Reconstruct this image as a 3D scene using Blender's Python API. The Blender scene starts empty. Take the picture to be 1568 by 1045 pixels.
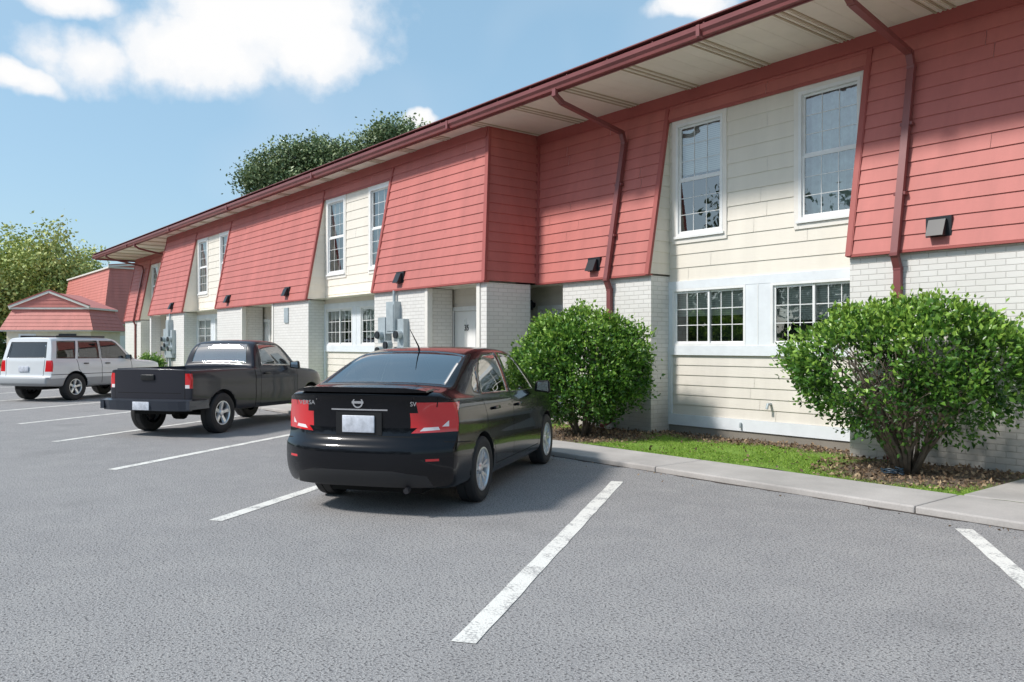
import bpy, bmesh, math, random
import numpy as np
from mathutils import Vector, Matrix
random.seed(7); np.random.seed(7)
V=Vector
scene=bpy.context.scene
# ---------------------------------------------------------------- node helpers
def new_mat(name):
    m=bpy.data.materials.new(name); m.use_nodes=True
    nt=m.node_tree; b=nt.nodes.get('Principled BSDF'); return m,nt,b
def setin(node,name,val):
    if name in node.inputs: node.inputs[name].default_value=val
def col4(c): return (c[0],c[1],c[2],1)
def mix_rgb(nt,fac,a,b,typ='MIX'):
    n=nt.nodes.new('ShaderNodeMixRGB'); n.blend_type=typ
    for i,x in ((0,fac),(1,a),(2,b)):
        if hasattr(x,'links'): nt.links.new(x,n.inputs[i])
        else: n.inputs[i].default_value = x if i==0 else col4(x)
    return n.outputs[0]
def mth(nt,op,a,b=None,c=None,clamp=False):
    n=nt.nodes.new('ShaderNodeMath'); n.operation=op; n.use_clamp=clamp
    for i,x in enumerate((a,b,c)):
        if x is None: continue
        if hasattr(x,'links'): nt.links.new(x,n.inputs[i])
        else: n.inputs[i].default_value=x
    return n.outputs[0]
def noise(nt,vec,scale,detail=4,rough=.55):
    n=nt.nodes.new('ShaderNodeTexNoise'); n.inputs['Scale'].default_value=scale
    n.inputs['Detail'].default_value=detail; n.inputs['Roughness'].default_value=rough
    if vec is not None: nt.links.new(vec,n.inputs['Vector'])
    return n.outputs['Fac']
def ramp(nt,fac,p0,p1):
    n=nt.nodes.new('ShaderNodeMapRange'); n.clamp=True
    nt.links.new(fac,n.inputs[0]); n.inputs[1].default_value=p0; n.inputs[2].default_value=p1
    return n.outputs[0]
def pos(nt):
    return nt.nodes.new('ShaderNodeNewGeometry').outputs['Position']
def objc(nt):
    return nt.nodes.new('ShaderNodeTexCoord').outputs['Object']
def bump(nt,b,h,strength=.3,dist=.01):
    n=nt.nodes.new('ShaderNodeBump'); n.inputs['Strength'].default_value=strength; n.inputs['Distance'].default_value=dist
    nt.links.new(h,n.inputs['Height']); nt.links.new(n.outputs[0],b.inputs['Normal'])
def M(name,c,rough=.5,metal=0,coat=0,var=0.0,vs=3,bs=0,bd=.003,spec=.5,var2=None):
    m,nt,b=new_mat(name)
    setin(b,'Roughness',rough); setin(b,'Metallic',metal); setin(b,'Coat Weight',coat); setin(b,'Coat Roughness',.03); setin(b,'Specular IOR Level',spec)
    if var>0:
        p=objc(nt); f=noise(nt,p,vs,4,.6)
        dark=tuple(x*(1-var) for x in c) if var2 is None else var2; light=tuple(min(1,x*(1+var*.5)) for x in c)
        o=mix_rgb(nt,ramp(nt,f,.3,.7),dark,light); nt.links.new(o,b.inputs['Base Color'])
    else: b.inputs['Base Color'].default_value=col4(c)
    if bs>0: bump(nt,b,noise(nt,objc(nt),bs,2),.5,bd)
    return m
# ---------------------------------------------------------------- materials
def mat_asphalt():
    m,nt,b=new_mat('asphalt'); p=pos(nt)
    big=noise(nt,p,.22,4,.6); med=noise(nt,p,2.2,4,.65); fine=noise(nt,p,110,2,.7); sp=noise(nt,p,62,1,.5)
    c=mix_rgb(nt,ramp(nt,big,.3,.7),(.215,.208,.210),(.268,.259,.258))
    c=mix_rgb(nt,ramp(nt,med,.42,.72),c,(.295,.284,.278))
    c=mix_rgb(nt,ramp(nt,fine,.44,.70),c,(.50,.485,.47))
    c=mix_rgb(nt,mth(nt,'MULTIPLY',ramp(nt,sp,.55,.66),.8),c,(.075,.073,.075))
    st=noise(nt,p,.8,3,.5)
    c=mix_rgb(nt,mth(nt,'MULTIPLY',ramp(nt,st,.60,.8),.4),c,(.15,.147,.148))
    nt.links.new(c,b.inputs['Base Color']); setin(b,'Roughness',.92); setin(b,'Specular IOR Level',.2)
    bump(nt,b,mth(nt,'ADD',fine,mth(nt,'MULTIPLY',sp,.8)),.8,.009); return m
def mat_paintline():
    m,nt,b=new_mat('line_paint'); p=pos(nt)
    w=noise(nt,p,55,4,.7); w2=noise(nt,p,5,4,.6)
    f=ramp(nt,mth(nt,'ADD',mth(nt,'MULTIPLY',w,.6),mth(nt,'MULTIPLY',w2,.5)),.55,.66)
    c=mix_rgb(nt,f,(.74,.72,.67),(.34,.33,.32)); nt.links.new(c,b.inputs['Base Color']); setin(b,'Roughness',.85)
    bump(nt,b,noise(nt,p,110,2),.6,.006); return m
def mat_concrete(name,c):
    m,nt,b=new_mat(name); p=pos(nt)
    a=noise(nt,p,1.1,5,.65); f=noise(nt,p,60,3,.6)
    o=mix_rgb(nt,ramp(nt,a,.3,.7),tuple(x*.78 for x in c),tuple(x*1.12 for x in c))
    o=mix_rgb(nt,mth(nt,'MULTIPLY',ramp(nt,f,.45,.75),.4),o,tuple(x*.65 for x in c))
    nt.links.new(o,b.inputs['Base Color']); setin(b,'Roughness',.9); bump(nt,b,f,.3,.004); return m
def mat_brick():
    m,nt,b=new_mat('painted_brick'); p=pos(nt)
    s=nt.nodes.new('ShaderNodeSeparateXYZ'); nt.links.new(p,s.inputs[0])
    cm=nt.nodes.new('ShaderNodeCombineXYZ'); nt.links.new(mth(nt,'ADD',s.outputs[0],s.outputs[1]),cm.inputs[0]); nt.links.new(s.outputs[2],cm.inputs[1])
    t=nt.nodes.new('ShaderNodeTexBrick'); nt.links.new(cm.outputs[0],t.inputs['Vector'])
    t.inputs['Scale'].default_value=1; t.inputs['Brick Width'].default_value=.215; t.inputs['Row Height'].default_value=.073
    t.inputs['Mortar Size'].default_value=.007; t.inputs['Mortar Smooth'].default_value=.5
    t.inputs['Color1'].default_value=(.74,.715,.68,1); t.inputs['Color2'].default_value=(.70,.675,.64,1); t.inputs['Mortar'].default_value=(.57,.545,.51,1)
    n=noise(nt,p,1.4,4,.6); o=mix_rgb(nt,mth(nt,'MULTIPLY',ramp(nt,n,.45,.75),.15),t.outputs['Color'],(.50,.47,.42))
    d=mth(nt,'MULTIPLY',ramp(nt,mth(nt,'SUBTRACT',mth(nt,'MULTIPLY',noise(nt,p,3,4),.9),s.outputs[2]),-.25,.25),.5)
    o=mix_rgb(nt,d,o,(.28,.24,.19))
    nt.links.new(o,b.inputs['Base Color']); setin(b,'Roughness',.75)
    bump(nt,b,mth(nt,'SUBTRACT',1.0,t.outputs['Fac']),.7,.005); return m
def mat_siding(name,c,streak=.15):
    m,nt,b=new_mat(name); p=pos(nt)
    mp=nt.nodes.new('ShaderNodeMapping'); nt.links.new(p,mp.inputs[0]); mp.inputs['Scale'].default_value=(2.5,2.5,.35)
    st=noise(nt,mp.outputs[0],1,4,.65)
    mp2=nt.nodes.new('ShaderNodeMapping'); nt.links.new(p,mp2.inputs[0]); mp2.inputs['Scale'].default_value=(3,3,60)
    g=noise(nt,mp2.outputs[0],1.6,3,.6)
    o=mix_rgb(nt,ramp(nt,st,.3,.7),tuple(x*(1-streak) for x in c),tuple(min(1,x*(1+streak*.4)) for x in c))
    o=mix_rgb(nt,mth(nt,'MULTIPLY',ramp(nt,g,.5,.8),.16),o,tuple(x*.7 for x in c))
    nt.links.new(o,b.inputs['Base Color']); setin(b,'Roughness',.6); return m
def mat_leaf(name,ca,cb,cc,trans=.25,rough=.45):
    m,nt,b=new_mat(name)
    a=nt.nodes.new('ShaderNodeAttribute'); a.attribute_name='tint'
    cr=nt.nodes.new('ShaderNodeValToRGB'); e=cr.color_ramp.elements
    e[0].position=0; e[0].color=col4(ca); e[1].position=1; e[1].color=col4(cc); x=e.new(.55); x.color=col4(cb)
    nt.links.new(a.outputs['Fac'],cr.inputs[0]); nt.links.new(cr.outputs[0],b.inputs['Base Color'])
    setin(b,'Roughness',rough)
    if trans>0:
        tr=nt.nodes.new('ShaderNodeBsdfTranslucent'); nt.links.new(cr.outputs[0],tr.inputs[0])
        mx=nt.nodes.new('ShaderNodeMixShader'); mx.inputs[0].default_value=trans
        nt.links.new(b.outputs[0],mx.inputs[1]); nt.links.new(tr.outputs[0],mx.inputs[2])
        nt.links.new(mx.outputs[0],nt.nodes['Material Output'].inputs[0])
    return m
def mat_glass(name,tint,add=.08,ior=1.5,wob=0):
    m,nt,b=new_mat(name); nt.nodes.remove(b)
    t=nt.nodes.new('ShaderNodeBsdfTransparent'); t.inputs[0].default_value=col4(tint)
    g=nt.nodes.new('ShaderNodeBsdfGlossy'); g.inputs['Roughness'].default_value=.01; g.inputs[0].default_value=(1,1,1,1)
    f=nt.nodes.new('ShaderNodeFresnel'); f.inputs[0].default_value=ior
    fa=mth(nt,'ADD',f.outputs[0],add,clamp=True)
    if wob:
        bn=nt.nodes.new('ShaderNodeBump'); bn.inputs['Strength'].default_value=wob; bn.inputs['Distance'].default_value=.02
        nt.links.new(noise(nt,pos(nt),2.0,2),bn.inputs['Height']); nt.links.new(bn.outputs[0],g.inputs['Normal'])
    mx=nt.nodes.new('ShaderNodeMixShader'); nt.links.new(fa,mx.inputs[0]); nt.links.new(t.outputs[0],mx.inputs[1]); nt.links.new(g.outputs[0],mx.inputs[2])
    nt.links.new(mx.outputs[0],nt.nodes['Material Output'].inputs[0]); return m
def mat_ground():
    m,nt,b=new_mat('lawn_soil'); p=pos(nt)
    s=nt.nodes.new('ShaderNodeSeparateXYZ'); nt.links.new(p,s.inputs[0])
    n=noise(nt,p,1.6,5,.65); n2=noise(nt,p,30,4,.7)
    soil=mix_rgb(nt,ramp(nt,n2,.3,.7),(.07,.05,.034),(.22,.165,.12))
    grass=mix_rgb(nt,ramp(nt,n2,.3,.7),(.10,.20,.02),(.21,.35,.035))
    f=ramp(nt,mth(nt,'SUBTRACT',mth(nt,'ADD',s.outputs[1],mth(nt,'MULTIPLY',n,1.2)),10.62),-.12,.15)
    for cx,cy,rr in ((-9.6,9.1,1.35),(-4.3,9.5,1.25)):
        dx=mth(nt,'SUBTRACT',s.outputs[0],cx); dy=mth(nt,'SUBTRACT',s.outputs[1],cy)
        d=mth(nt,'SQRT',mth(nt,'ADD',mth(nt,'MULTIPLY',dx,dx),mth(nt,'MULTIPLY',dy,dy)))
        q=mth(nt,'SUBTRACT',1.0,ramp(nt,mth(nt,'ADD',d,mth(nt,'MULTIPLY',n,.7)),rr,rr+.35)); f=mth(nt,'MAXIMUM',f,q)
    o=mix_rgb(nt,f,grass,soil)
    nt.links.new(o,b.inputs['Base Color']); setin(b,'Roughness',.95); bump(nt,b,n2,.8,.03); return m
RED=mat_siding('red_siding',(.50,.152,.130)); REDT=mat_siding('red_trim',(.37,.088,.076),.1)
GUT=M('gutter_paint',(.22,.066,.064),.4,var=.15,vs=2)
CREAM=mat_siding('cream_siding',(.77,.715,.625),.07); CREAM2=mat_siding('cream_siding_lower',(.72,.67,.60),.1)
WHT=M('white_trim',(.80,.80,.79),.5,var=.08,vs=4); WHT2=M('grey_white_panel',(.74,.77,.80),.55,var=.08,vs=4)
BRICK=mat_brick(); SOFF=M('soffit_panel',(.84,.78,.69),.6,var=.08,vs=1.5); SOFD=M('soffit_vent',(.46,.38,.28),.7)
CONC=mat_concrete('sidewalk_concrete',(.45,.42,.395)); FOUND=mat_concrete('foundation_concrete',(.26,.235,.20))
ASPH=mat_asphalt(); LINE=mat_paintline()
HGL=mat_glass('window_glass',(.80,.86,.84),.18,1.5,.12)
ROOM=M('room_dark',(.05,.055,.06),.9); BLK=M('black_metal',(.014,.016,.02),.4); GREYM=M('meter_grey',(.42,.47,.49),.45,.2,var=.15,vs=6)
DOORM=M('door_white',(.86,.85,.83),.45); ROOFM=M('roof_membrane',(.12,.11,.10),.9)
BARK=M('bark',(.15,.12,.09),.9,var=.4,vs=12,bs=30,bd=.01)
SOIL=mat_ground()
def mat_blind():
    m,nt,b=new_mat('window_blind'); p=pos(nt); s=nt.nodes.new('ShaderNodeSeparateXYZ'); nt.links.new(p,s.inputs[0])
    w=mth(nt,'FRACT',mth(nt,'MULTIPLY',s.outputs[2],32)); o=mix_rgb(nt,ramp(nt,w,.0,.35),(.30,.30,.28),(.80,.79,.74))
    nt.links.new(o,b.inputs['Base Color']); return m
BLIND=mat_blind(); CURT=M('curtain',(.55,.61,.60),.8,var=.4,vs=5)
WHTC=M('window_casing',(.78,.74,.68),.5,var=.06,vs=4)

# ---------------------------------------------------------------- mesh builder
def empty(name,loc=(0,0,0),rz=0):
    e=bpy.data.objects.new(name,None); scene.collection.objects.link(e); e.location=loc; e.rotation_euler=(0,0,rz); e.empty_display_size=.5; return e
class MB:
    def __init__(s): s.v=[];s.f=[];s.m=[];s.mats=[]
    def mi(s,m):
        if m not in s.mats: s.mats.append(m)
        return s.mats.index(m)
    def face(s,pts,m):
        i=len(s.v); s.v+= [tuple(p) for p in pts]; s.f.append(tuple(range(i,i+len(pts)))); s.m.append(s.mi(m))
    def box(s,x0,x1,y0,y1,z0,z1,m):
        if x0>x1:x0,x1=x1,x0
        if y0>y1:y0,y1=y1,y0
        if z0>z1:z0,z1=z1,z0
        s.hexa([(x0,y0,z0),(x1,y0,z0),(x1,y1,z0),(x0,y1,z0),(x0,y0,z1),(x1,y0,z1),(x1,y1,z1),(x0,y1,z1)],m)
    def hexa(s,c,m):
        i=len(s.v); s.v+=[tuple(p) for p in c]; k=s.mi(m)
        for q in ((3,2,1,0),(4,5,6,7),(0,1,5,4),(1,2,6,5),(2,3,7,6),(3,0,4,7)):
            s.f.append(tuple(i+j for j in q)); s.m.append(k)
    def beam(s,p,q,w,h,m,up=(0,0,1)):
        p=V(p);q=V(q);d=(q-p).normalized(); u=V(up); a=d.cross(u).normalized(); b=a.cross(d).normalized()
        c=[]
        for e in (p,q):
            c+=[e-a*w/2-b*h/2,e+a*w/2-b*h/2,e+a*w/2+b*h/2,e-a*w/2+b*h/2]
        s.hexa([c[0],c[1],c[2],c[3],c[4],c[5],c[6],c[7]],m)
    def tube(s,pts,rads,m,seg=8,cap=True):
        pts=[V(p) for p in pts]; k=s.mi(m); base=len(s.v); n=len(pts); prev=None
        for i,p in enumerate(pts):
            d=(pts[min(i+1,n-1)]-pts[max(i-1,0)]).normalized()
            a=d.cross(V((0,0,1))) if prev is None else (prev-d*prev.dot(d))
            if a.length<1e-4: a=d.cross(V((1,0,0)))
            a.normalize(); prev=a; b=d.cross(a)
            r=rads[i] if hasattr(rads,'__len__') else rads
            for j in range(seg):
                t=2*math.pi*j/seg; s.v.append(tuple(p+a*(r*math.cos(t))+b*(r*math.sin(t))))
        for i in range(n-1):
            for j in range(seg):
                j2=(j+1)%seg; s.f.append((base+i*seg+j,base+i*seg+j2,base+(i+1)*seg+j2,base+(i+1)*seg+j)); s.m.append(k)
        if cap:
            s.f.append(tuple(base+j for j in range(seg))[::-1]); s.m.append(k)
            s.f.append(tuple(base+(n-1)*seg+j for j in range(seg))); s.m.append(k)
    def lathe(s,prof,m,c=(0,0,0),seg=48):
        k=s.mi(m); base=len(s.v); n=len(prof)
        for j in range(seg):
            t=2*math.pi*j/seg
            for r,y in prof: s.v.append((c[0]+r*math.cos(t),c[1]+y,c[2]+r*math.sin(t)))
        for j in range(seg):
            j2=(j+1)%seg
            for i in range(n-1):
                s.f.append((base+j*n+i,base+j*n+i+1,base+j2*n+i+1,base+j2*n+i)); s.m.append(k)
    def obj(s,name,parent=None,smooth=False,bevel=0):
        me=bpy.data.meshes.new(name); me.from_pydata(s.v,[],s.f)
        for m in s.mats: me.materials.append(m)
        me.polygons.foreach_set('material_index',s.m)
        if smooth: me.polygons.foreach_set('use_smooth',[True]*len(s.f))
        me.update(); ob=bpy.data.objects.new(name,me); scene.collection.objects.link(ob)
        if parent is not None:
            ob.parent=parent
            if parent.get('world'): ob.location=-V(parent.location)
        if bevel:
            b=ob.modifiers.new('b','BEVEL'); b.width=bevel; b.segments=2; b.limit_method='ANGLE'
        return ob
def wempty(name,loc):
    e=empty(name,loc); e['world']=1; return e
def lerp(a,b,t): return a+(b-a)*t
def siding(mb,BL,BR,TL,TR,expo,mat,thick=.016,holes=(),joints=True):
    BL,BR,TL,TR=V(BL),V(BR),V(TL),V(TR); n=(BR-BL).cross(TL-BL).normalized(); H=TL.z-BL.z; W=(BR-BL).length
    def P(s,z,o):
        h=(z-BL.z)/H; return lerp(lerp(BL,TL,h),lerp(BR,TR,h),s)+n*o
    z=BL.z
    while z<BL.z+H-1e-4:
        z1=min(z+expo,BL.z+H); cuts=sorted({z,z1}|{c for h in holes for c in (h[2],h[3]) if z+1e-4<c<z1-1e-4})
        js=[random.uniform(.1,.9)] if (joints and W>1.6 and random.random()<.75) else []
        for za,zb in zip(cuts[:-1],cuts[1:]):
            iv=[(0,1)]
            for h in holes:
                if h[2]<(za+zb)/2<h[3]:
                    nv=[]
                    for a,b in iv:
                        if h[0]>a: nv.append((a,min(b,h[0])))
                        if h[1]<b: nv.append((max(a,h[1]),b))
                    iv=[q for q in nv if q[1]-q[0]>1e-5]
            g=.0022/W
            for j in js:
                iv=[q for a,b in iv for q in (((a,j-g),(j+g,b)) if a<j-g and j+g<b else ((a,b),))]
            oa=thick*(1-(za-z)/expo); ob=thick*(1-(zb-z)/expo)
            for a,b in iv:
                mb.face([P(a,za,oa),P(b,za,oa),P(b,zb,ob),P(a,zb,ob)],mat)
                if za==z: mb.face([P(a,za,-.002),P(b,za,-.002),P(b,za,oa),P(a,za,oa)],mat)
        z=z1

# ---------------------------------------------------------------- building
bld=wempty('apartment_building',(-20,12,0))
ZG=.08; ZB=2.68; ZT=5.72; ZBT=5.27; SL=.19
wallr=MB(); wallc=MB(); brick=MB(); trim=MB(); glass=MB(); room=MB(); soff=MB(); gut=MB(); win=MB()
def mv(vb,z): return vb+(z-ZB)*SL
def mansard(uL,uR,vb,hl=0,hr=0):
    siding(wallr,(uL,vb,ZB),(uR,vb,ZB),(uL+hl,mv(vb,ZT),ZT),(uR-hr,mv(vb,ZT),ZT),.187,RED)
    for (a,b,k) in ((uL,uL+hl,1),(uR,uR-hr,-1)):
        trim.beam((a+k*.035,vb-.012,ZB-.01),(b+k*.035,mv(vb,ZT)-.012,ZT),.07,.03,REDT,up=(0,-1,.19))
    trim.box(uL,uR,vb-.02,vb+.10,ZB-.03,ZB+.0,REDT)
def double_hung(u0,u1,z0,z1,v,back):
    f=.045
    win.box(u0,u0+f,v-.03,v+.06,z0,z1,WHT); win.box(u1-f,u1,v-.03,v+.06,z0,z1,WHT)
    win.box(u0+f,u1-f,v-.03,v+.06,z0,z0+f,WHT); win.box(u0+f,u1-f,v-.03,v+.06,z1-f,z1,WHT)
    win.box(u0-.03,u1+.03,v-.055,v+.01,z0-.04,z0-.002,WHT)
    zm=(z0+z1)/2
    for k,(a,b,vv) in enumerate(((z0+f,zm,v+.012),(zm,z1-f,v+.034))):
        a0,b0=u0+f,u1-f; r=.035
        win.box(a0,a0+r,vv-.012,vv+.012,a,b,WHT); win.box(b0-r,b0,vv-.012,vv+.012,a,b,WHT)
        win.box(a0+r,b0-r,vv-.012,vv+.012,a,a+r,WHT); win.box(a0+r,b0-r,vv-.012,vv+.012,b-r,b,WHT)
        glass.face([(a0+r,vv,a+r),(b0-r,vv,a+r),(b0-r,vv,b-r),(a0+r,vv,b-r)],HGL)
        for i in (1,2):
            x=lerp(a0+r,b0-r,i/3); win.box(x-.007,x+.007,vv+.003,vv+.008,a+r,b-r,WHT)
            z=lerp(a+r,b-r,i/3); win.box(a0+r,b0-r,vv+.0035,vv+.0075,z-.007,z+.007,WHT)
            win.box(x-.005,x+.005,vv-.005,vv-.002,a+r,b-r,WHT); win.box(a0+r,b0-r,vv-.0055,vv-.0025,z-.005,z+.005,WHT)
    room_box(u0,u1,z0,z1,v)
    if back=='c':
        pts=24
        for i in range(pts):
            x0=lerp(u0+.02,u1-.02,i/pts); x1=lerp(u0+.02,u1-.02,(i+1)/pts); o=lambda q: .14+.03*math.sin(q*38)
            room.face([(x0,v+o(x0),z0),(x1,v+o(x1),z0),(x1,v+o(x1),z1),(x0,v+o(x0),z1)],CURT)
    elif back=='b': room.face([(u0,v+.12,zm+.1),(u1,v+.12,zm+.1),(u1,v+.12,z1),(u0,v+.12,z1)],BLIND)
    elif back=='B': room.face([(u0,v+.12,z0),(u1,v+.12,z0),(u1,v+.12,z1),(u0,v+.12,z1)],BLIND)
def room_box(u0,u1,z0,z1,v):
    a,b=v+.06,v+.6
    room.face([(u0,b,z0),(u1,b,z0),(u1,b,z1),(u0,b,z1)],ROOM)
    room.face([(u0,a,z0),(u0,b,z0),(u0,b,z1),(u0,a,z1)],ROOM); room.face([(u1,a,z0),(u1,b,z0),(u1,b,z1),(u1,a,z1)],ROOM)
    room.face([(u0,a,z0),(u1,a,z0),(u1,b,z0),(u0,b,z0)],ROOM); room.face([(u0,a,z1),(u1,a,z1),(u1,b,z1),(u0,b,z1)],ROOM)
def slider(u0,u1,z0,z1,v,bl):
    f=.04
    win.box(u0,u0+f,v-.03,v+.06,z0,z1,WHT); win.box(u1-f,u1,v-.03,v+.06,z0,z1,WHT)
    win.box(u0+f,u1-f,v-.03,v+.06,z0,z0+f,WHT); win.box(u0+f,u1-f,v-.03,v+.06,z1-f,z1,WHT)
    um=(u0+u1)/2
    for a,b,vv in ((u0+f,um+.02,v+.012),(um-.02,u1-f,v+.036)):
        r=.035; za,zb=z0+f,z1-f
        win.box(a,a+r,vv-.011,vv+.011,za,zb,WHT); win.box(b-r,b,vv-.011,vv+.011,za,zb,WHT)
        win.box(a+r,b-r,vv-.011,vv+.011,za,za+r,WHT); win.box(a+r,b-r,vv-.011,vv+.011,zb-r,zb,WHT)
        glass.face([(a+r,vv,za+r),(b-r,vv,za+r),(b-r,vv,zb-r),(a+r,vv,zb-r)],HGL)
        for i in (1,2):
            x=lerp(a+r,b-r,i/3); win.box(x-.006,x+.006,vv-.007,vv-.002,za+r,zb-r,WHT)
            z=lerp(za+r,zb-r,i/3); win.box(a+r,b-r,vv-.0075,vv-.0025,z-.006,z+.006,WHT)
    room_box(u0,u1,z0,z1,v)
    room.face([(u0,v+.10,lerp(z0,z1,bl)),(u1,v+.10,lerp(z0,z1,bl)),(u1,v+.10,z1),(u0,v+.10,z1)],BLIND)
def bay(uL,uR,vb,vbr,backs=('b','c'),bl=(.45,.3)):
    vs=vb+.53; W=uR-uL
    w1=(uL+.15,uL+1.09); w2=(uR-1.03,uR-.09); zl,zh=3.30,5.16
    h=[((a-uL)/W,(b-uL)/W,zl,zh) for a,b in (w1,w2)]
    siding(wallc,(uL,vs,2.56),(uR,vs,2.56),(uL,vs,ZBT+.02),(uR,vs,ZBT+.02),.222,CREAM,holes=h,thick=.013)
    for (a,b),bk in zip((w1,w2),backs):
        double_hung(a,b,zl,zh,vs,bk)
        c=.075
        trim.box(a-c,a-.001,vs-.026,vs+.0,zl-.12,zh+.10,WHTC); trim.box(b+.001,b+c,vs-.026,vs+.0,zl-.12,zh+.10,WHTC)
        trim.box(a,b,vs-.025,vs,zh+.001,zh+.10,WHTC); trim.box(a,b,vs-.025,vs,zl-.12,zl-.045,WHTC)
    a0,a1=uL+.08,uL+1.52; b0,b1=uR-1.49,uR-.12; z0,z1=1.49,2.43
    for x0,x1 in ((uL,a0),(a1,b0),(b1,uR)): trim.box(x0,x1,vs-.03,vs+.0,z0,z1,WHT2)
    trim.box(uL,uR,vs-.034,vs,z1+.001,2.558,WHT2); trim.box(uL,uR,vs-.045,vs,1.34,z0-.001,WHT2)
    trim.box((a1+b0)/2-.006,(a1+b0)/2+.006,vs-.036,vs-.03,z0,z1,WHT)
    slider(a0,a1,z0,z1,vs-.005,bl[0]); slider(b0,b1,z0,z1,vs-.005,bl[1])
    siding(wallc,(uL,vs,.36),(uR,vs,.36),(uL,vs,1.34),(uR,vs,1.34),.163,CREAM2,thick=.014)
    trim.box(uL,uR,vs-.04,vs,.18,.358,WHT2); trim.box(uL,uR,vs-.015,vs+.05,ZG-.2,.178,FOUND)
    trim.box(uL+.001,uL+.07,vs-.042,vs,.36,1.34,WHT2)
    gut.tube([(uL+1.95,vs,.62),(uL+1.95,vs-.09,.62),(uL+1.95,vs-.11,.55)],.022,GREYM,8)
    gut.tube([(uL+1.45,vs,.30),(uL+1.45,vs-.06,.30),(uL+1.45,vs-.07,.23)],.018,GREYM,8)
    for u,k in ((uL,1),(uR,-1)):
        n=14
        for i in range(n):
            za=lerp(ZB,ZBT,i/n); zb=lerp(ZB,ZBT,(i+1)/n); o=.012*k
            wallc.face([(u+o,mv(vb,za),za),(u+o,vs,za),(u,vs,zb),(u,mv(vb,zb),zb)],CREAM)
            wallc.face([(u+o,mv(vb,za),za),(u+o,vs,za),(u,vs,za),(u,mv(vb,za),za)],CREAM)
        trim.beam((u-k*.02,vb-.006,ZB-.02),(u-k*.02,mv(vb,ZBT)-.006,ZBT),.075,.055,REDT,up=(0,-1,.19))
    siding(wallr,(uL,mv(vb,ZBT),ZBT),(uR,mv(vb,ZBT),ZBT),(uL,mv(vb,ZT),ZT),(uR,mv(vb,ZT),ZT),.187,RED)
    trim.box(uL,uR,vs-.05,vs+.03,ZBT-.045,ZBT-.001,REDT)
R=10.12; L=8.88
BR_=R+.06; BL_=L+.06
mansard(-33.9,-29.6,L,hl=.62); mansard(-26.2,-19.44,L); mansard(-16.04,-11.88,L,hr=.62)
bay(-29.6,-26.2,L,BL_,('B','b'),(.3,.6)); bay(-19.44,-16.04,L,BL_,('b','c'),(.7,.2))
siding(wallr,(-11.88,L,ZB),(-11.88,R,ZB),(-12.5,mv(L,ZT),ZT),(-12.5,mv(R,ZT),ZT),.187,RED)
siding(wallr,(-33.9,R,ZB),(-33.9,L,ZB),(-33.28,mv(R,ZT),ZT),(-33.28,mv(L,ZT),ZT),.187,RED)
trim.beam((-11.88,L,ZB-.01),(-12.5,mv(L,ZT),ZT),.06,.06,REDT,up=(0,-1,.19))
trim.beam((-11.9,R-.03,ZB),(-12.52,mv(R,ZT)-.03,ZT),.05,.05,REDT,up=(0,-1,.19))
mansard(-11.88,-9.05,R,hl=-.62); mansard(-5.6,1.2,R); mansard(4.6,12,R)
bay(-9.05,-5.6,R,BR_,('b','c'),(.52,.40)); bay(1.2,4.6,R,BR_)
mansard(-36.7,-33.9,R,hr=-.62); mansard(-42.9,-40.1,R); bay(-40.1,-36.7,R,BR_)
for u0,u1,vb in ((-42.9,-33.3,R),(-33.28,-12.5,L),(-12.5,12,R)):
    v0=mv(vb,5.5)-.045; trim.hexa([(u0,v0,5.5),(u1,v0,5.5),(u1,v0+.06,5.5),(u0,v0+.06,5.5),(u0,v0+.04,5.715),(u1,v0+.04,5.715),(u1,v0+.1,5.715),(u0,v0+.1,5.715)],REDT)
def brk(u0,u1,v0,v1): brick.box(u0,u1,v0,v1,ZG-.3,ZB-.031,BRICK)
brk(-16.04,-13.96,BL_,9.6); brk(-21.65,-19.44,BL_,9.6); brk(-26.2,-24.1,BL_,9.6); brk(-31.7,-29.6,BL_,9.6)
brk(-12.08,-11.9,BL_,9.98); brk(-33.9,-33.72,BL_,9.98)
brk(-11.2,-9.05,BR_,10.85); brk(-5.6,1.2,BR_,10.85); brk(4.6,12,BR_,10.85); brk(-36.7,-34.6,BR_,10.85); brk(-42.9,-40.1,BR_,10.85)
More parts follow.
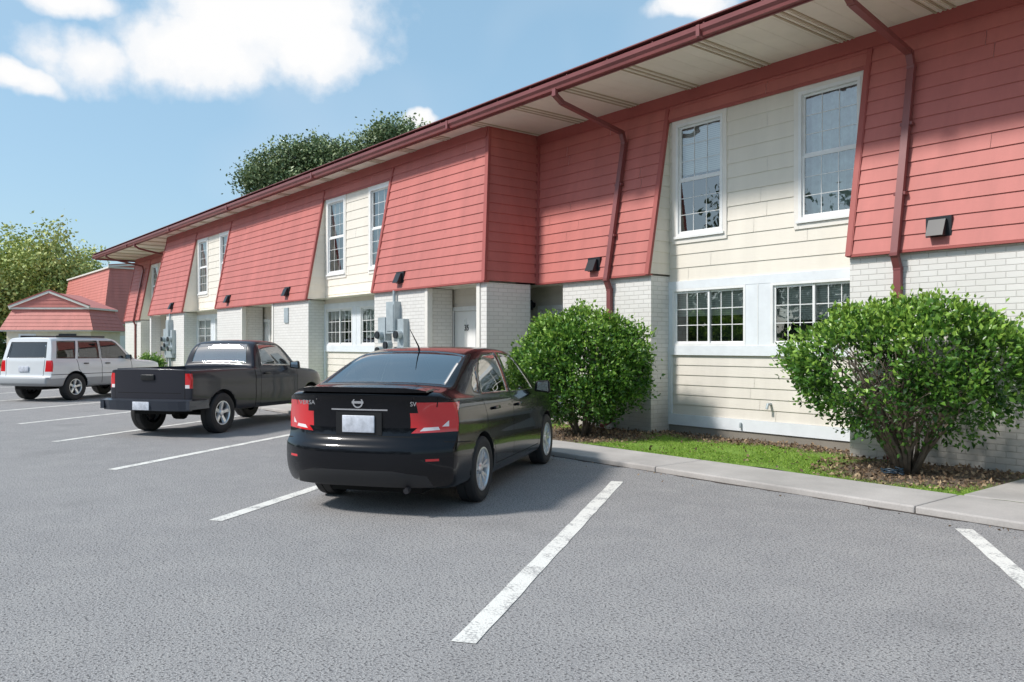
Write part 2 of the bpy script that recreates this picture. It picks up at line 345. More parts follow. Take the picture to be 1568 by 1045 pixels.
def porch(u0,u1,v0,v1,door,lampu):
    siding(wallc,(u0,v1,ZG),(u1,v1,ZG),(u0,v1,ZB),(u1,v1,ZB),.163,CREAM2,holes=[((door[0]-u0)/(u1-u0),(door[1]-u0)/(u1-u0),ZG-.1,2.20)],joints=False)
    siding(wallc,(u0,v0,ZG),(u0,v1,ZG),(u0,v0,ZB),(u0,v1,ZB),.163,CREAM2,joints=False)
    wallc.face([(u1,v0,ZG),(u1,v1,ZG),(u1,v1,ZB),(u1,v0,ZB)],CREAM2)
    soff.face([(u0,v0,ZB-.02),(u1,v0,ZB-.02),(u1,v1,ZB-.02),(u0,v1,ZB-.02)],SOFF)
    soff.box(u0,u1,v0-.35,v1,ZG-.2,ZG+.06,CONC)
    a,b=door
    win.box(a-.09,a-.001,v1-.04,v1,ZG+.06,2.29,WHT); win.box(b+.001,b+.09,v1-.04,v1,ZG+.06,2.29,WHT); win.box(a,b,v1-.04,v1,2.201,2.29,WHT)
    win.box(a,b,v1+.01,v1+.05,ZG+.06,2.199,DOORM)
    for i in range(2):
        for zz,zh in ((.3,.95),(1.1,2.05)):
            x=lerp(a,b,.12+.42*i); xw=(b-a)*.34
            win.box(x,x+xw,v1-.0,v1+.009,zz,zh,DOORM); win.box(x+.03,x+xw-.03,v1-.012,v1-.001,zz+.03,zh-.03,DOORM)
    gut.tube([(b-.08,v1+.01,1.05),(b-.08,v1-.06,1.05)],[.02,.03],GREYM,10)
    gut.tube([(lampu,v1,2.32),(lampu,v1-.04,2.32)],.06,BLK,12); gut.tube([(lampu,v1-.1,2.42),(lampu,v1-.1,2.36),(lampu,v1-.1,2.22)],[.03,.075,.06],BLK,12)
porch(-15.5,-12.08,9.3,9.68,(-14.0,-13.1),-14.4)
porch(-26.0,-21.65,9.3,9.68,(-24.65,-23.75),-25.0); porch(-33.7,-31.7,9.3,9.68,(-33.2,-32.3),-32.0)
porch(-13.6,-11.2,10.2,10.75,(-12.45,-11.55),-12.7); porch(-35.6,-33.0,10.2,10.75,(-34.9,-34.0),-35.2)
for u,v in ((-13.9,BL_),(-24.04,BL_),(-12.14,BL_-.0),(-21.71,BL_)):
    trim.box(u-.05,u+.05,v-.02,v+.10,ZG,ZB-.032,WHTC)
for u0,u1,vb in ((-33.9,-11.88,L),(-13.6,-9.05,R),(-5.6,1.2,R),(-42.9,-40.1,R),(-36.7,-33,R)):
    soff.face([(u0,vb+.1,ZB-.012),(u1,vb+.1,ZB-.012),(u1,vb+.75,ZB-.012),(u0,vb+.75,ZB-.012)],SOFF)
core=MB(); core.box(-42.88,12,11.35,20,0,5.7,BRICK)
siding(wallr,(-42.9,20,ZB),(-42.9,R,ZB),(-42.9,20,ZT),(-42.9,R+.55,ZT),.187,RED); brick.box(-42.9,-42.8,R+.1,20,0,ZB-.04,BRICK)
GV=8.93
RF=MB(); RF.hexa([(-43.3,GV,5.74),(12.5,GV,5.74),(12.5,20.6,5.74),(-43.3,20.6,5.74),(-43.3,GV,5.84),(12.5,GV,5.84),(12.5,20.6,5.84),(-43.3,20.6,5.84)],ROOFM)
RF.face([(-43.3,GV,5.841),(12.5,GV,5.841),(12.5,14.8,6.4),(-43.3,14.8,6.4)],ROOFM); RF.face([(-43.3,20.6,5.841),(12.5,20.6,5.841),(12.5,14.8,6.4),(-43.3,14.8,6.4)],ROOFM)
u=-43.3
while u<12.5:
    soff.box(u,min(u+.296,12.5),GV,10.9,5.71,5.735,SOFF); u+=.30
u=-43.0
while u<12.5:
    for k in range(5):
        soff.box(u+k*.058,u+k*.058+.026,GV+.02,10.8,5.695,5.709,SOFD if k%2==0 else SOFF)
    u+=1.32
soff.box(-43.3,12.5,GV,10.9,5.737,5.739,SOFD)
pr=[(GV,5.66),(GV-.075,5.66),(GV-.085,5.70),(GV-.12,5.74),(GV-.125,5.80),(GV-.115,5.80),(GV-.105,5.75),(GV,5.67)]
for i in range(len(pr)-1):
    a,b=pr[i],pr[i+1]
    gut.face([(-43.35,a[0],a[1]),(12.5,a[0],a[1]),(12.5,b[0],b[1]),(-43.35,b[0],b[1])],GUT)
gut.box(-43.35,12.5,GV,GV+.025,5.64,5.85,GUT); gut.box(-43.35,12.5,GV-.14,GV,5.852,5.868,GUT); gut.box(-43.36,-43.33,GV-.12,GV,5.66,5.82,GUT)
gut.box(-43.36,-43.33,GV,20.6,5.62,5.85,GUT)
u=-42
while u<12: gut.box(u-.012,u+.012,GV-.128,GV,5.80,5.812,GUT); u+=.9
for u in (-37,-31,-25,-19,-13,-7,-1,5): gut.box(u-.03,u+.03,GV-.131,GV,5.652,5.806,GUT)
def downspout(u):
    pts=[(u,GV-.06,5.68),(u,GV-.06,5.58),(u,GV+.1,5.48),(u,mv(R,5.15)-.16,5.22),(u,mv(R,5.0)-.07,5.05)]
    for i in range(len(pts)-1): gut.beam(pts[i],pts[i+1],.085,.065,GUT,up=(0,-.3,1) if i in(2,) else (0,1,0.001))
    b=(u,R-.075,ZB-.05); gut.beam(pts[-1],b,.09,.065,GUT,up=(0,-1,0)); c=(u,BR_-.05,ZB-.22); gut.beam(b,c,.09,.065,GUT,up=(0,-1,0))
    gut.beam(c,(u,BR_-.05,ZG+.1),.09,.065,GUT,up=(0,-1,0)); gut.beam((u,BR_-.05,ZG+.12),(u,BR_-.25,ZG+.04),.09,.065,GUT,up=(0,0,1))
    for p in pts[1:]+[b,c]: gut.beam(V(p)+V((0,0,.02)),V(p)-V((0,0,.02)),.098,.075,GUT,up=(0,-1,0))
    for z in (4.3,3.4,2.0,1.0):
        v=mv(R,z)-.05 if z>ZB else BR_-.03
        gut.box(u-.075,u+.075,v-.045,v+.03,z-.02,z+.02,GUT)
for u in (-9.95,-4.94,-35.85,-40.86): downspout(u)
def hood(u,vb):
    z=2.88; v=mv(vb,z)
    gut.box(u-.15,u+.15,v-.02,v+.06,z-.09,z+.17,BLK)
    gut.hexa([(u-.1,v-.15,z-.07),(u+.1,v-.15,z-.07),(u+.1,v+.02,z-.07),(u-.1,v+.02,z-.07),(u-.1,v-.06,z+.13),(u+.1,v-.06,z+.13),(u+.1,v+.03,z+.13),(u-.1,v+.03,z+.13)],BLK)
def ux(px,v):
    t=(px-784)/1250; return v*(-.7804+.6252*t)/(.6252+.7804*t)
for px,vb in ((1436,R),(908,R)): hood(ux(px,vb),vb)
for px in (611,438,348,262): hood(ux(px,L),L)
def meters(u,v):
    gut.box(u,u+.34,v-.16,v,1.75,2.42,GREYM); gut.box(u+.03,u+.31,v-.175,v-.161,1.80,2.36,GREYM)
    gut.box(u-.38,u-.08,v-.14,v,1.55,2.1,GREYM); gut.box(u+.42,u+.66,v-.13,v,1.2,2.05,GREYM); gut.box(u-.30,u+.6,v-.12,v,1.05,1.3,GREYM)
    for x,z in ((u-.23,1.72),(u+.54,1.72),(u-.23,1.38),(u+.12,1.5),(u+.54,1.38)):
        gut.tube([(x,v-.12,z),(x,v-.23,z)],.095,GREYM,16); gut.tube([(x,v-.23,z),(x,v-.27,z)],.08,BLK,16)
    for x in (u+.1,u+.25,u-.2): gut.tube([(x,v-.06,1.1),(x,v-.06,.1)],.03,GREYM,8)
    gut.tube([(u+.17,v-.06,2.4),(u+.17,v-.06,2.66)],.035,GREYM,8)
meters(-15.25,BL_); meters(-31.2,BL_)
gut.box(-20.9,-20.65,BL_-.03,BL_,2.1,2.5,GREYM)
wallr.obj('mansard_siding',bld); wallc.obj('cream_siding_walls',bld); brick.obj('brick_walls',bld); trim.obj('trim_boards',bld)
glass.obj('window_panes',bld); room.obj('window_interiors',bld); soff.obj('soffits',bld); gut.obj('gutters_and_fittings',bld); win.obj('window_and_door_frames',bld)
core.obj('core_walls',bld); RF.obj('roof',bld)
tx=bpy.data.curves.new('door_number','FONT'); tx.body='35'; tx.size=.17; tx.extrude=.003; tx.materials.append(BLK)
to=bpy.data.objects.new('door_number',tx); scene.collection.objects.link(to); to.rotation_euler=(math.pi/2,0,0); to.parent=bld; to.location=V((-13.63,9.665,1.80))-V(bld.location)

def small_house(name,u0,u1,v0,v1,zb,ze,ridge,inset=.5,wall=BRICK,red=RED,rz=0):
    e=wempty(name,((u0+u1)/2,(v0+v1)/2,0)); a=MB(); b=MB()
    a.box(u0+.25,u1-.25,v0+.25,v1-.25,0,zb,wall)
    i=inset
    siding(b,(u0,v0,zb),(u1,v0,zb),(u0+i,v0+i,ze),(u1-i,v0+i,ze),.19,red); siding(b,(u1,v0,zb),(u1,v1,zb),(u1-i,v0+i,ze),(u1-i,v1-i,ze),.19,red)
    siding(b,(u1,v1,zb),(u0,v1,zb),(u1-i,v1-i,ze),(u0+i,v1-i,ze),.19,red); siding(b,(u0,v1,zb),(u0,v0,zb),(u0+i,v1-i,ze),(u0+i,v0+i,ze),.19,red)
    o=.12; x0,x1,y0,y1=u0+i-o,u1-i+o,v0+i-o,v1-i+o
    c=MB(); vm=(y0+y1)/2
    c.box(x0,x1,y0,y1,ze,ze+.1,WHTC)
    c.face([(x0,y0,ze+.1),(x1,y0,ze+.1),(x1,vm,ridge),(x0,vm,ridge)],red); c.face([(x0,y1,ze+.1),(x1,y1,ze+.1),(x1,vm,ridge),(x0,vm,ridge)],red)
    siding(c,(x1,y0,ze+.1),(x1,y1,ze+.1),(x1,vm-.02,ridge-.01),(x1,vm+.02,ridge-.01),.19,red,joints=False); c.face([(x0,y0,ze+.1),(x0,y1,ze+.1),(x0,vm,ridge)],red)
    for s in (-1,1):
        ye=y0 if s<0 else y1
        c.beam((x1+.03,ye,ze+.12),(x1+.03,vm,ridge+.03),.10,.14,WHTC); c.beam((x1+.04,ye,ze+.20),(x1+.04,vm,ridge+.11),.12,.05,REDT)
    a.box(u0+.05,u1-.02,v0+.05,v1-.05,zb-.07,zb-.005,WHTC)
    b.obj('mansard_roof',e); a.obj('walls',e); c.obj('upper_roof',e); 
    d=MB(); d.box(u1-.28,u1-.2,v0+.9,v0+1.8,0,min(2.1,zb-.1),DOORM); d.box(u1-.3,u1-.2,v1-1.9,v1-1.0,1.1,min(2.1,zb-.15),ROOM); d.obj('openings',e)
    e.rotation_euler=(0,0,rz); return e
CRW=M('cream_stucco',(.80,.71,.56),.8,var=.12,vs=2); RED2=mat_siding('red_siding_brightened',(.62,.21,.175))  # red siding brightened in colour for far walls that get no sun
small_house('apartment_building',-70,-56,12.0,26,2.85,6.4,7.3,wall=CRW,red=RED2)
small_house('pavilion',-52.0,-48.2,6.4,11.3,2.30,3.40,4.30,.45,wall=CRW,red=RED2,rz=math.radians(-38))

# ---------------------------------------------------------------- ground
g=MB(); g.face([(-700,-700,-.02),(700,-700,-.02),(700,700,-.02),(-700,700,-.02)],M('grass_ground',(.10,.14,.04),.95,var=.4,vs=.5)); g.obj('ground')
lot=MB(); lot.face([(-75,-45,0),(45,-45,0),(45,7.36,0),(-75,7.36,0)],ASPH); lot.obj('asphalt_parking_lot')
ln=MB(); Hd=V((-.577,.817,0)); Rt=V((.817,.577,0))
for k in range(-9,6):
    u0=-3.36+3.66*k + (0.1 if k==1 else 0); s=V((u0,2.38,.004)); e=s+Hd*(5.06 if k!=1 else 5.7)
    n=24; L0=[];L1=[]
    for i in range(n+1):
        p=s.lerp(e,i/n); w=.066+random.uniform(-.004,.004); L0.append(p-Rt*w); L1.append(p+Rt*(.066+random.uniform(-.004,.004)))
    for i in range(n): ln.face([L0[i],L1[i],L1[i+1],L0[i+1]],LINE)
ln.obj('parking_line_markings')
sw=MB(); u=-46.0
while u<12:
    sw.box(u+.004,u+3.04-.004,7.36,8.26,-.1,.065,CONC); u+=3.04
sw.box(-3.4,-2.15,8.262,10.16,-.1,.075,CONC); sw.box(-46,12,7.40,8.22,-.1,.05,FOUND)
sw.box(-12.2,-11.3,8.262,10.1,-.1,.075,CONC)
so=sw.obj('sidewalk',bevel=.015)
dm=MB(); n=480
DIRT=M('edge_dirt',(.07,.055,.045),.95,var=.5,vs=10)
for i in range(n):
    a=-40+52*i/n; b=-40+52*(i+1)/n; f=lambda q:7.36-.035-.02*math.sin(q*3.1)-.015*math.sin(q*11.3)-.01*math.sin(q*37)
    dm.face([(a,f(a),.003),(b,f(b),.003),(b,7.37,.003),(a,7.37,.003)],DIRT)
dm.obj('curb_edge_dirt')
lw=MB(); NX,NY=220,14
def gz(x,y): return .055+.012*math.sin(x*2.3+y)+.008*math.sin(x*7.1)*math.cos(y*5)
def gzn(X,Y): return .055+.012*np.sin(X*2.3+Y)+.008*np.sin(X*7.1)*np.cos(Y*5)
x0,x1,y0,y1=-46,12,8.26,11.3
for i in range(NX):
    for j in range(NY):
        a,b=lerp(x0,x1,i/NX),lerp(x0,x1,(i+1)/NX); c,d=lerp(y0,y1,j/NY),lerp(y0,y1,(j+1)/NY)
        lw.face([(a,c,gz(a,c)),(b,c,gz(b,c)),(b,d,gz(b,d)),(a,d,gz(a,d))],SOIL)
lo=lw.obj('lawn_strip')
# ---------------------------------------------------------------- foliage
def leaves_obj(name,P,size,mat,parent=None,tint=None,aspect=.5,outdir=None):
    n=len(P); d=np.random.normal(size=(n,3)); 
    if outdir is not None: d=d+outdir*1.0
    d/=np.linalg.norm(d,axis=1)[:,None]+1e-9
    r=np.random.normal(size=(n,3)); s=np.cross(d,r); s/=np.linalg.norm(s,axis=1)[:,None]+1e-9
    nn=np.cross(d,s); sz=(size*np.random.uniform(.6,1.3,n))[:,None]
    base=P; tip=P+d*sz; mid=P+d*sz*.45
    l=mid+s*sz*aspect*.5+nn*sz*.12; rr=mid-s*sz*aspect*.5+nn*sz*.12
    vv=np.stack([base,l,tip,rr],1).reshape(-1,3)
    me=bpy.data.meshes.new(name); me.vertices.add(4*n); me.vertices.foreach_set('co',vv.astype(np.float32).ravel())
    i=np.arange(n)*4; tri=np.stack([i,i+1,i+2,i,i+2,i+3],1).ravel()
    me.loops.add(6*n); me.loops.foreach_set('vertex_index',tri.astype(np.int32))
    me.polygons.add(2*n); me.polygons.foreach_set('loop_start',np.arange(0,6*n,3).astype(np.int32)); me.polygons.foreach_set('loop_total',np.full(2*n,3,dtype=np.int32))
    me.update(calc_edges=True); me.validate()
    at=me.attributes.new('tint','FLOAT','POINT')
    if tint is None: tint=np.random.rand(n)
    at.data.foreach_set('value',np.repeat(np.clip(tint,0,1),4).astype(np.float32))
    me.materials.append(mat); ob=bpy.data.objects.new(name,me); scene.collection.objects.link(ob)
    if parent is not None:
        ob.parent=parent
        if parent.get('world'): ob.location=-V(parent.location)
    return ob
def clumps(center,rad,nc,nl,cr,shell=.55):
    d=np.random.normal(size=(nc,3)); d/=np.linalg.norm(d,axis=1)[:,None]
    r=np.random.uniform(shell**3,1,nc)**(1/3); r*=1+.12*np.sin(d[:,0]*7+center[0])*np.cos(d[:,1]*6+d[:,2]*5)
    C=np.array(center)+d*r[:,None]*np.array(rad)
    pts=[];t=[]
    for c,dd in zip(C,d):
        k=int(nl*random.uniform(.5,1.4)); q=np.random.normal(size=(k,3))*cr*random.uniform(.6,1.3)*np.array([1,1,.75]); pts.append(c+q)
        t.append(np.full(k,random.uniform(-.22,.22))+np.random.uniform(0,1,k)*.55+.22+q[:,2]/cr*.08)
    return np.concatenate(pts),np.concatenate(t)
LEAFB=mat_leaf('shrub_leaf',(.022,.07,.012),(.085,.21,.028),(.32,.50,.08),.22,.32)
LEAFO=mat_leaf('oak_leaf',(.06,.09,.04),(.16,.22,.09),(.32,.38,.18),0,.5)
LEAFD=mat_leaf('distant_leaf',(.20,.26,.06),(.40,.46,.13),(.60,.60,.22),0,.6)
LEAFR=mat_leaf('hedge_leaf',(.05,.08,.02),(.10,.14,.04),(.18,.22,.07),0,.7)
def bush(name,c,rad,n,stemn,zb=.06,open_=False):
    e=wempty(name,(c[0],c[1],zb)); st=MB()
    random.seed(int(abs(c[0])*10))
    for k in range(stemn):
        a=random.uniform(0,6.28); b=V((c[0]+.07*math.cos(a),c[1]+.07*math.sin(a),zb-.03)); rr=random.uniform(.45,.95)
        tip=V((c[0]+rad[0]*rr*math.cos(a),c[1]+rad[1]*rr*math.sin(a),c[2]+rad[2]*random.uniform(-.15,.75)*(1.1-rr*.5)))
        pts=[];m=7
        for i in range(m+1):
            t=i/m; p=b.lerp(tip,t); p.z=b.z+(tip.z-b.z)*(t**.8); p+=V((random.uniform(-1,1),random.uniform(-1,1),0))*.035*(t>0)
            pts.append(p)
        st.tube(pts,[lerp(.026,.006,i/m) for i in range(m+1)],BARK,6)
        for q in range(5):
            i=random.randint(2,m-1); p=pts[i]; tp=p+V((random.uniform(-.4,.4),random.uniform(-.4,.4),random.uniform(.1,.4)))
            st.tube([p,p.lerp(tp,.5)+V((.03,0,.02)),tp],[.010,.007,.003],BARK,5)
    st.obj('stems',e,smooth=True)
    nl=14
    P,T=clumps(c,rad,n//nl,nl,.070,.74 if open_ else .5)
    P2,T2=clumps(c,(rad[0]*.97,rad[1]*.97,rad[2]*.97),n//nl//2,nl,.06,.9)
    P=np.concatenate([P,P2]);T=np.concatenate([T,T2])
    rel=(P-np.array(c))/np.array(rad); rn=np.linalg.norm(rel,axis=1)
    keep=(P[:,2]>zb+.22)&(rn<1.22)
    keep&=~((rel[:,2]<-.50)&(np.random.rand(len(P))<.55))
    if open_:
        h=np.sin(P[:,0]*4.1+1.3)*np.cos(P[:,2]*4.7+P[:,1]*3.0); keep&=~((h>.05)&(rel[:,2]<.5)&(np.random.rand(len(P))<.80))
        keep&=~((rel[:,2]<-.35)&(np.random.rand(len(P))<.5))
    P,T,rel,rn=P[keep],T[keep],rel[keep],rn[keep]
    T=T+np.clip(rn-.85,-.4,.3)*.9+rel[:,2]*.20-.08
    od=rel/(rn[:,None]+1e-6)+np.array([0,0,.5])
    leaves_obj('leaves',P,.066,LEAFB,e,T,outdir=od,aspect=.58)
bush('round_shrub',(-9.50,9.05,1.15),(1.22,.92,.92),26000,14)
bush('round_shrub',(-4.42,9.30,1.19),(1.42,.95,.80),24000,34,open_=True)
bush('round_shrub',(-31.0,8.2,.62),(.75,.45,.55),4000,6)
n=30000; X=np.random.uniform(-11,-3.42,n); Y=8.28+np.random.beta(1.0,1.3,n)*1.95
keep=(np.hypot(X+9.6,Y-9.1)+np.random.normal(size=n)*.15>1.15)&(np.hypot(X+4.3,Y-9.5)+np.random.normal(size=n)*.15>1.05)&((X<-9.05)|(X>-5.6)|(Y<10.3+.15*np.sin(X*3)))
keep&=~(((X<-9.05)|(X>-5.6))&(Y>10.05)); keep&=~((np.sin(X*2.7+1)*np.cos(Y*4.1+X)>.55)&(np.random.rand(n)<.8)); X,Y=X[keep],Y[keep]; n=len(X)
P=np.stack([X,Y,gzn(X,Y)],1); od=np.tile(np.array([0,0,1.2]),(n,1))
GR=mat_leaf('grass_blade',(.11,.21,.018),(.22,.37,.035),(.38,.50,.09),.2,.6)
leaves_obj('grass',P,.026,GR,None,None,aspect=.3,outdir=od)
n=8000; X=np.random.uniform(-11.2,-2,n); Y=np.random.uniform(8.3,10.6,n)
k=((np.hypot(X+9.6,Y-9.1)<1.3)|(np.hypot(X+4.3,Y-9.5)<1.25)|((Y>10.15)&(X>-9)&(X<-5.6))|((Y>9.95)))|(np.random.rand(n)<.06)
k&=(X<-3.4); X,Y=X[k],Y[k]; n=len(X)
LIT=mat_leaf('leaf_litter',(.08,.05,.03),(.22,.14,.08),(.42,.31,.19),0,.8)
od=np.tile(np.array([0,0,.0]),(n,1)); leaves_obj('leaf_litter',np.stack([X,Y,gzn(X,Y)+.012],1),.05,LIT,None,None,aspect=.6)
n=140; X=np.random.uniform(-20,0,n); Y=7.33-np.abs(np.random.normal(size=n))*.2
leaves_obj('fallen_leaves',np.stack([X,Y,np.full(n,.01)],1),.028,LIT,None,None,aspect=.6)
hs=wempty('garden_hose',(-4.45,8.95,.08)); hm=MB(); pts=[]
for i in range(60):
    a=i*.24; r=.09+.015*math.sin(i*.7); pts.append((-4.42+r*math.cos(a)*1.2,8.92+r*math.sin(a),.080+.0010*i+.006*math.sin(i*1.3)))
hm.tube(pts,.010,M('hose_dark',(.012,.03,.05),.4),6); hm.obj('coil',hs,smooth=True)

def tree(name,base,th,lobes,n,leaf,mat,tr=.3,cr=.55,nl=34,shell=.35):
    e=wempty(name,base); b=MB(); bs=V(base)
    top=bs+V((random.uniform(-.4,.4),random.uniform(-.4,.4),th))
    b.tube([bs,bs.lerp(top,.35)+V((.1,.05,0)),bs.lerp(top,.7),top],[tr*1.25,tr,tr*.85,tr*.7],BARK,10)
    Ps=[];Ts=[]; W=[(r[0]*r[1]*r[2])**.62 for c,r in lobes]; tot=sum(W)
    for (c,r),wt in zip(lobes,W):
        c=V(c); st=top.lerp(bs,random.uniform(0,.3)); mid=st.lerp(c,.5)+V((0,0,.4))
        b.tube([st,mid,c,c+V((0,0,r[2]*.5))],[tr*.5,tr*.32,tr*.16,.03],BARK,7)
        for k in range(7):
            d=V((random.uniform(-1,1)*r[0],random.uniform(-1,1)*r[1],random.uniform(-.3,.9)*r[2]))
            b.tube([c-V((0,0,.3)),c+d*.5,c+d*.85],[tr*.15,tr*.08,.015],BARK,5)
        m=int(n*wt/tot)
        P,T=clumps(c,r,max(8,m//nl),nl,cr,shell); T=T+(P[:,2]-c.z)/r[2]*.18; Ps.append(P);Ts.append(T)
    b.obj('trunk_and_limbs',e,smooth=True); leaves_obj('crown',np.concatenate(Ps),leaf,mat,e,np.concatenate(Ts),aspect=.6)
def at(px,py,d,):
    t=(px-784)/1250; return (d*(-.7804+.6252*t), d*(.6252+.7804*t), 1.5+(529-py)/1250*d)
dd=44
lob=[(at(425,282,dd),(1.8,1.9,1.5)),(at(398,275,dd),(.9,1.2,.8)),(at(455,252,dd),(1.5,1.7,1.1)),(at(490,245,dd),(1.5,1.6,1.1)),(at(535,255,dd),(1.8,1.9,1.2)),(at(580,230,dd),(1.3,1.4,1.0)),(at(612,218,dd),(1.6,1.8,1.0)),(at(640,222,dd),(1.1,1.3,.8)),(at(640,260,dd),(2.0,2,1.4)),(at(580,275,dd),(2.2,2,1.3)),(at(500,300,dd),(3.2,2.6,1.6))]
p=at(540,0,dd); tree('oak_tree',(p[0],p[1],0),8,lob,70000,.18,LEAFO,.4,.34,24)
def rtree(name,px,top,wpx,d,mat,n=15000,leaf=.32):
    x,y,z=at(px,top,d); h=z; r=wpx*d/1250/2
    lob=[]
    for k in range(7):
        a=k*2.4; lob.append(((x+math.cos(a)*r*.55,y+math.sin(a)*r*.55,h*(.45+.07*(k%3))),(r*.55,r*.55,h*.24)))
    lob.append(((x,y,h*.76),(r*.5,r*.5,h*.22)))
    tree(name,(x,y,0),h*.45,lob,n,leaf,mat,.3,.55,24,.3)
for px,top,w,d in ((-60,350,150,62),(15,345,120,70),(78,335,115,66),(132,372,90,78),(175,420,80,90)): rtree('broadleaf_tree',px,top,w,d,LEAFD)
Ps=[];Ts=[]
for k in range(46):
    if k<30:
        h=random.choice((4.5,6,9,10)); c=(-85+140*k/29,-52+random.uniform(-4,4),h*.85); r=(4.2,3,h)
    else: c=(-112+random.uniform(-5,5),-50+90*(k-30)/15,random.uniform(2.5,4)); r=(4,4.5,random.uniform(3,4.5))
    P,T=clumps(c,r,60,22,.8,.3); kk=P[:,2]>0; P=P[kk]; T=T[kk]; Ps.append(P);Ts.append(T)
leaves_obj('distant_tree_row',np.concatenate(Ps),.75,LEAFR,None,np.concatenate(Ts)-.05,aspect=.7)

# ---------------------------------------------------------------- vehicles
RUB=M('tyre_rubber',(.024,.024,.025),.75,bs=60); DARK=M('wheelwell_dark',(.008,.008,.008),.9); RIM=M('alloy_rim',(.70,.71,.73),.32,.8); HUBD=M('brake_dark',(.04,.04,.045),.5,.5)
CGL=mat_glass('car_glass',(.36,.40,.38),.26,1.55); CGL2=mat_glass('tinted_glass',(.10,.11,.11),.06,1.5); TRIMB=M('black_trim',(.012,.012,.013),.35); BPL=M('bumper_plastic',(.022,.022,.024),.6); REDL=M('tail_lamp_red',(.62,.012,.018),.12,coat=1); WHL=M('lamp_clear',(.82,.76,.76),.12,coat=1)
CHR=M('chrome',(.8,.8,.82),.12,1); GAP=M('panel_gap',(.003,.003,.003),.9); PLATE=M('licence_plate',(.62,.64,.70),.4,var=.3,vs=14); INT=M('interior_fabric',(.10,.10,.105),.85); INT2=M('interior_beige',(.30,.28,.25),.85)
def paint(name,c,rough=.25,coat=1,dustc=(.12,.11,.10),da=.10,spec=.5):
    m,nt,b=new_mat(name); setin(b,'Coat Roughness',.02); setin(b,'Specular IOR Level',spec); setin(b,'Coat IOR',1.42)
    p=objc(nt); n=noise(nt,p,2.2,4,.6)
    s=nt.nodes.new('ShaderNodeSeparateXYZ'); nt.links.new(p,s.inputs[0])
    dust=mth(nt,'MULTIPLY',ramp(nt,mth(nt,'SUBTRACT',mth(nt,'MULTIPLY',n,.5),s.outputs[2]),-.45,.1),da)
    o=mix_rgb(nt,dust,c,dustc)
    gm=nt.nodes.new('ShaderNodeNewGeometry'); o=mix_rgb(nt,gm.outputs['Backfacing'],o,(.02,.02,.02))
    nt.links.new(o,b.inputs['Base Color']); setin(b,'Roughness',rough)
    nt.links.new(mth(nt,'MULTIPLY',mth(nt,'SUBTRACT',1.0,gm.outputs['Backfacing']),coat),b.inputs['Coat Weight'])
    return m
def I(tab,x): return float(np.interp(x,[t[0] for t in tab],[t[1] for t in tab]))
FR=[1,.75,.4,0,-.4,-.75,-1]
WF=[(0,.92),(.05,.972),(.2,.990),(.38,1),(.50,.996),(.62,.990),(.72,.998),(.80,.995),(.88,.982),(.95,.968),(1,.95)]
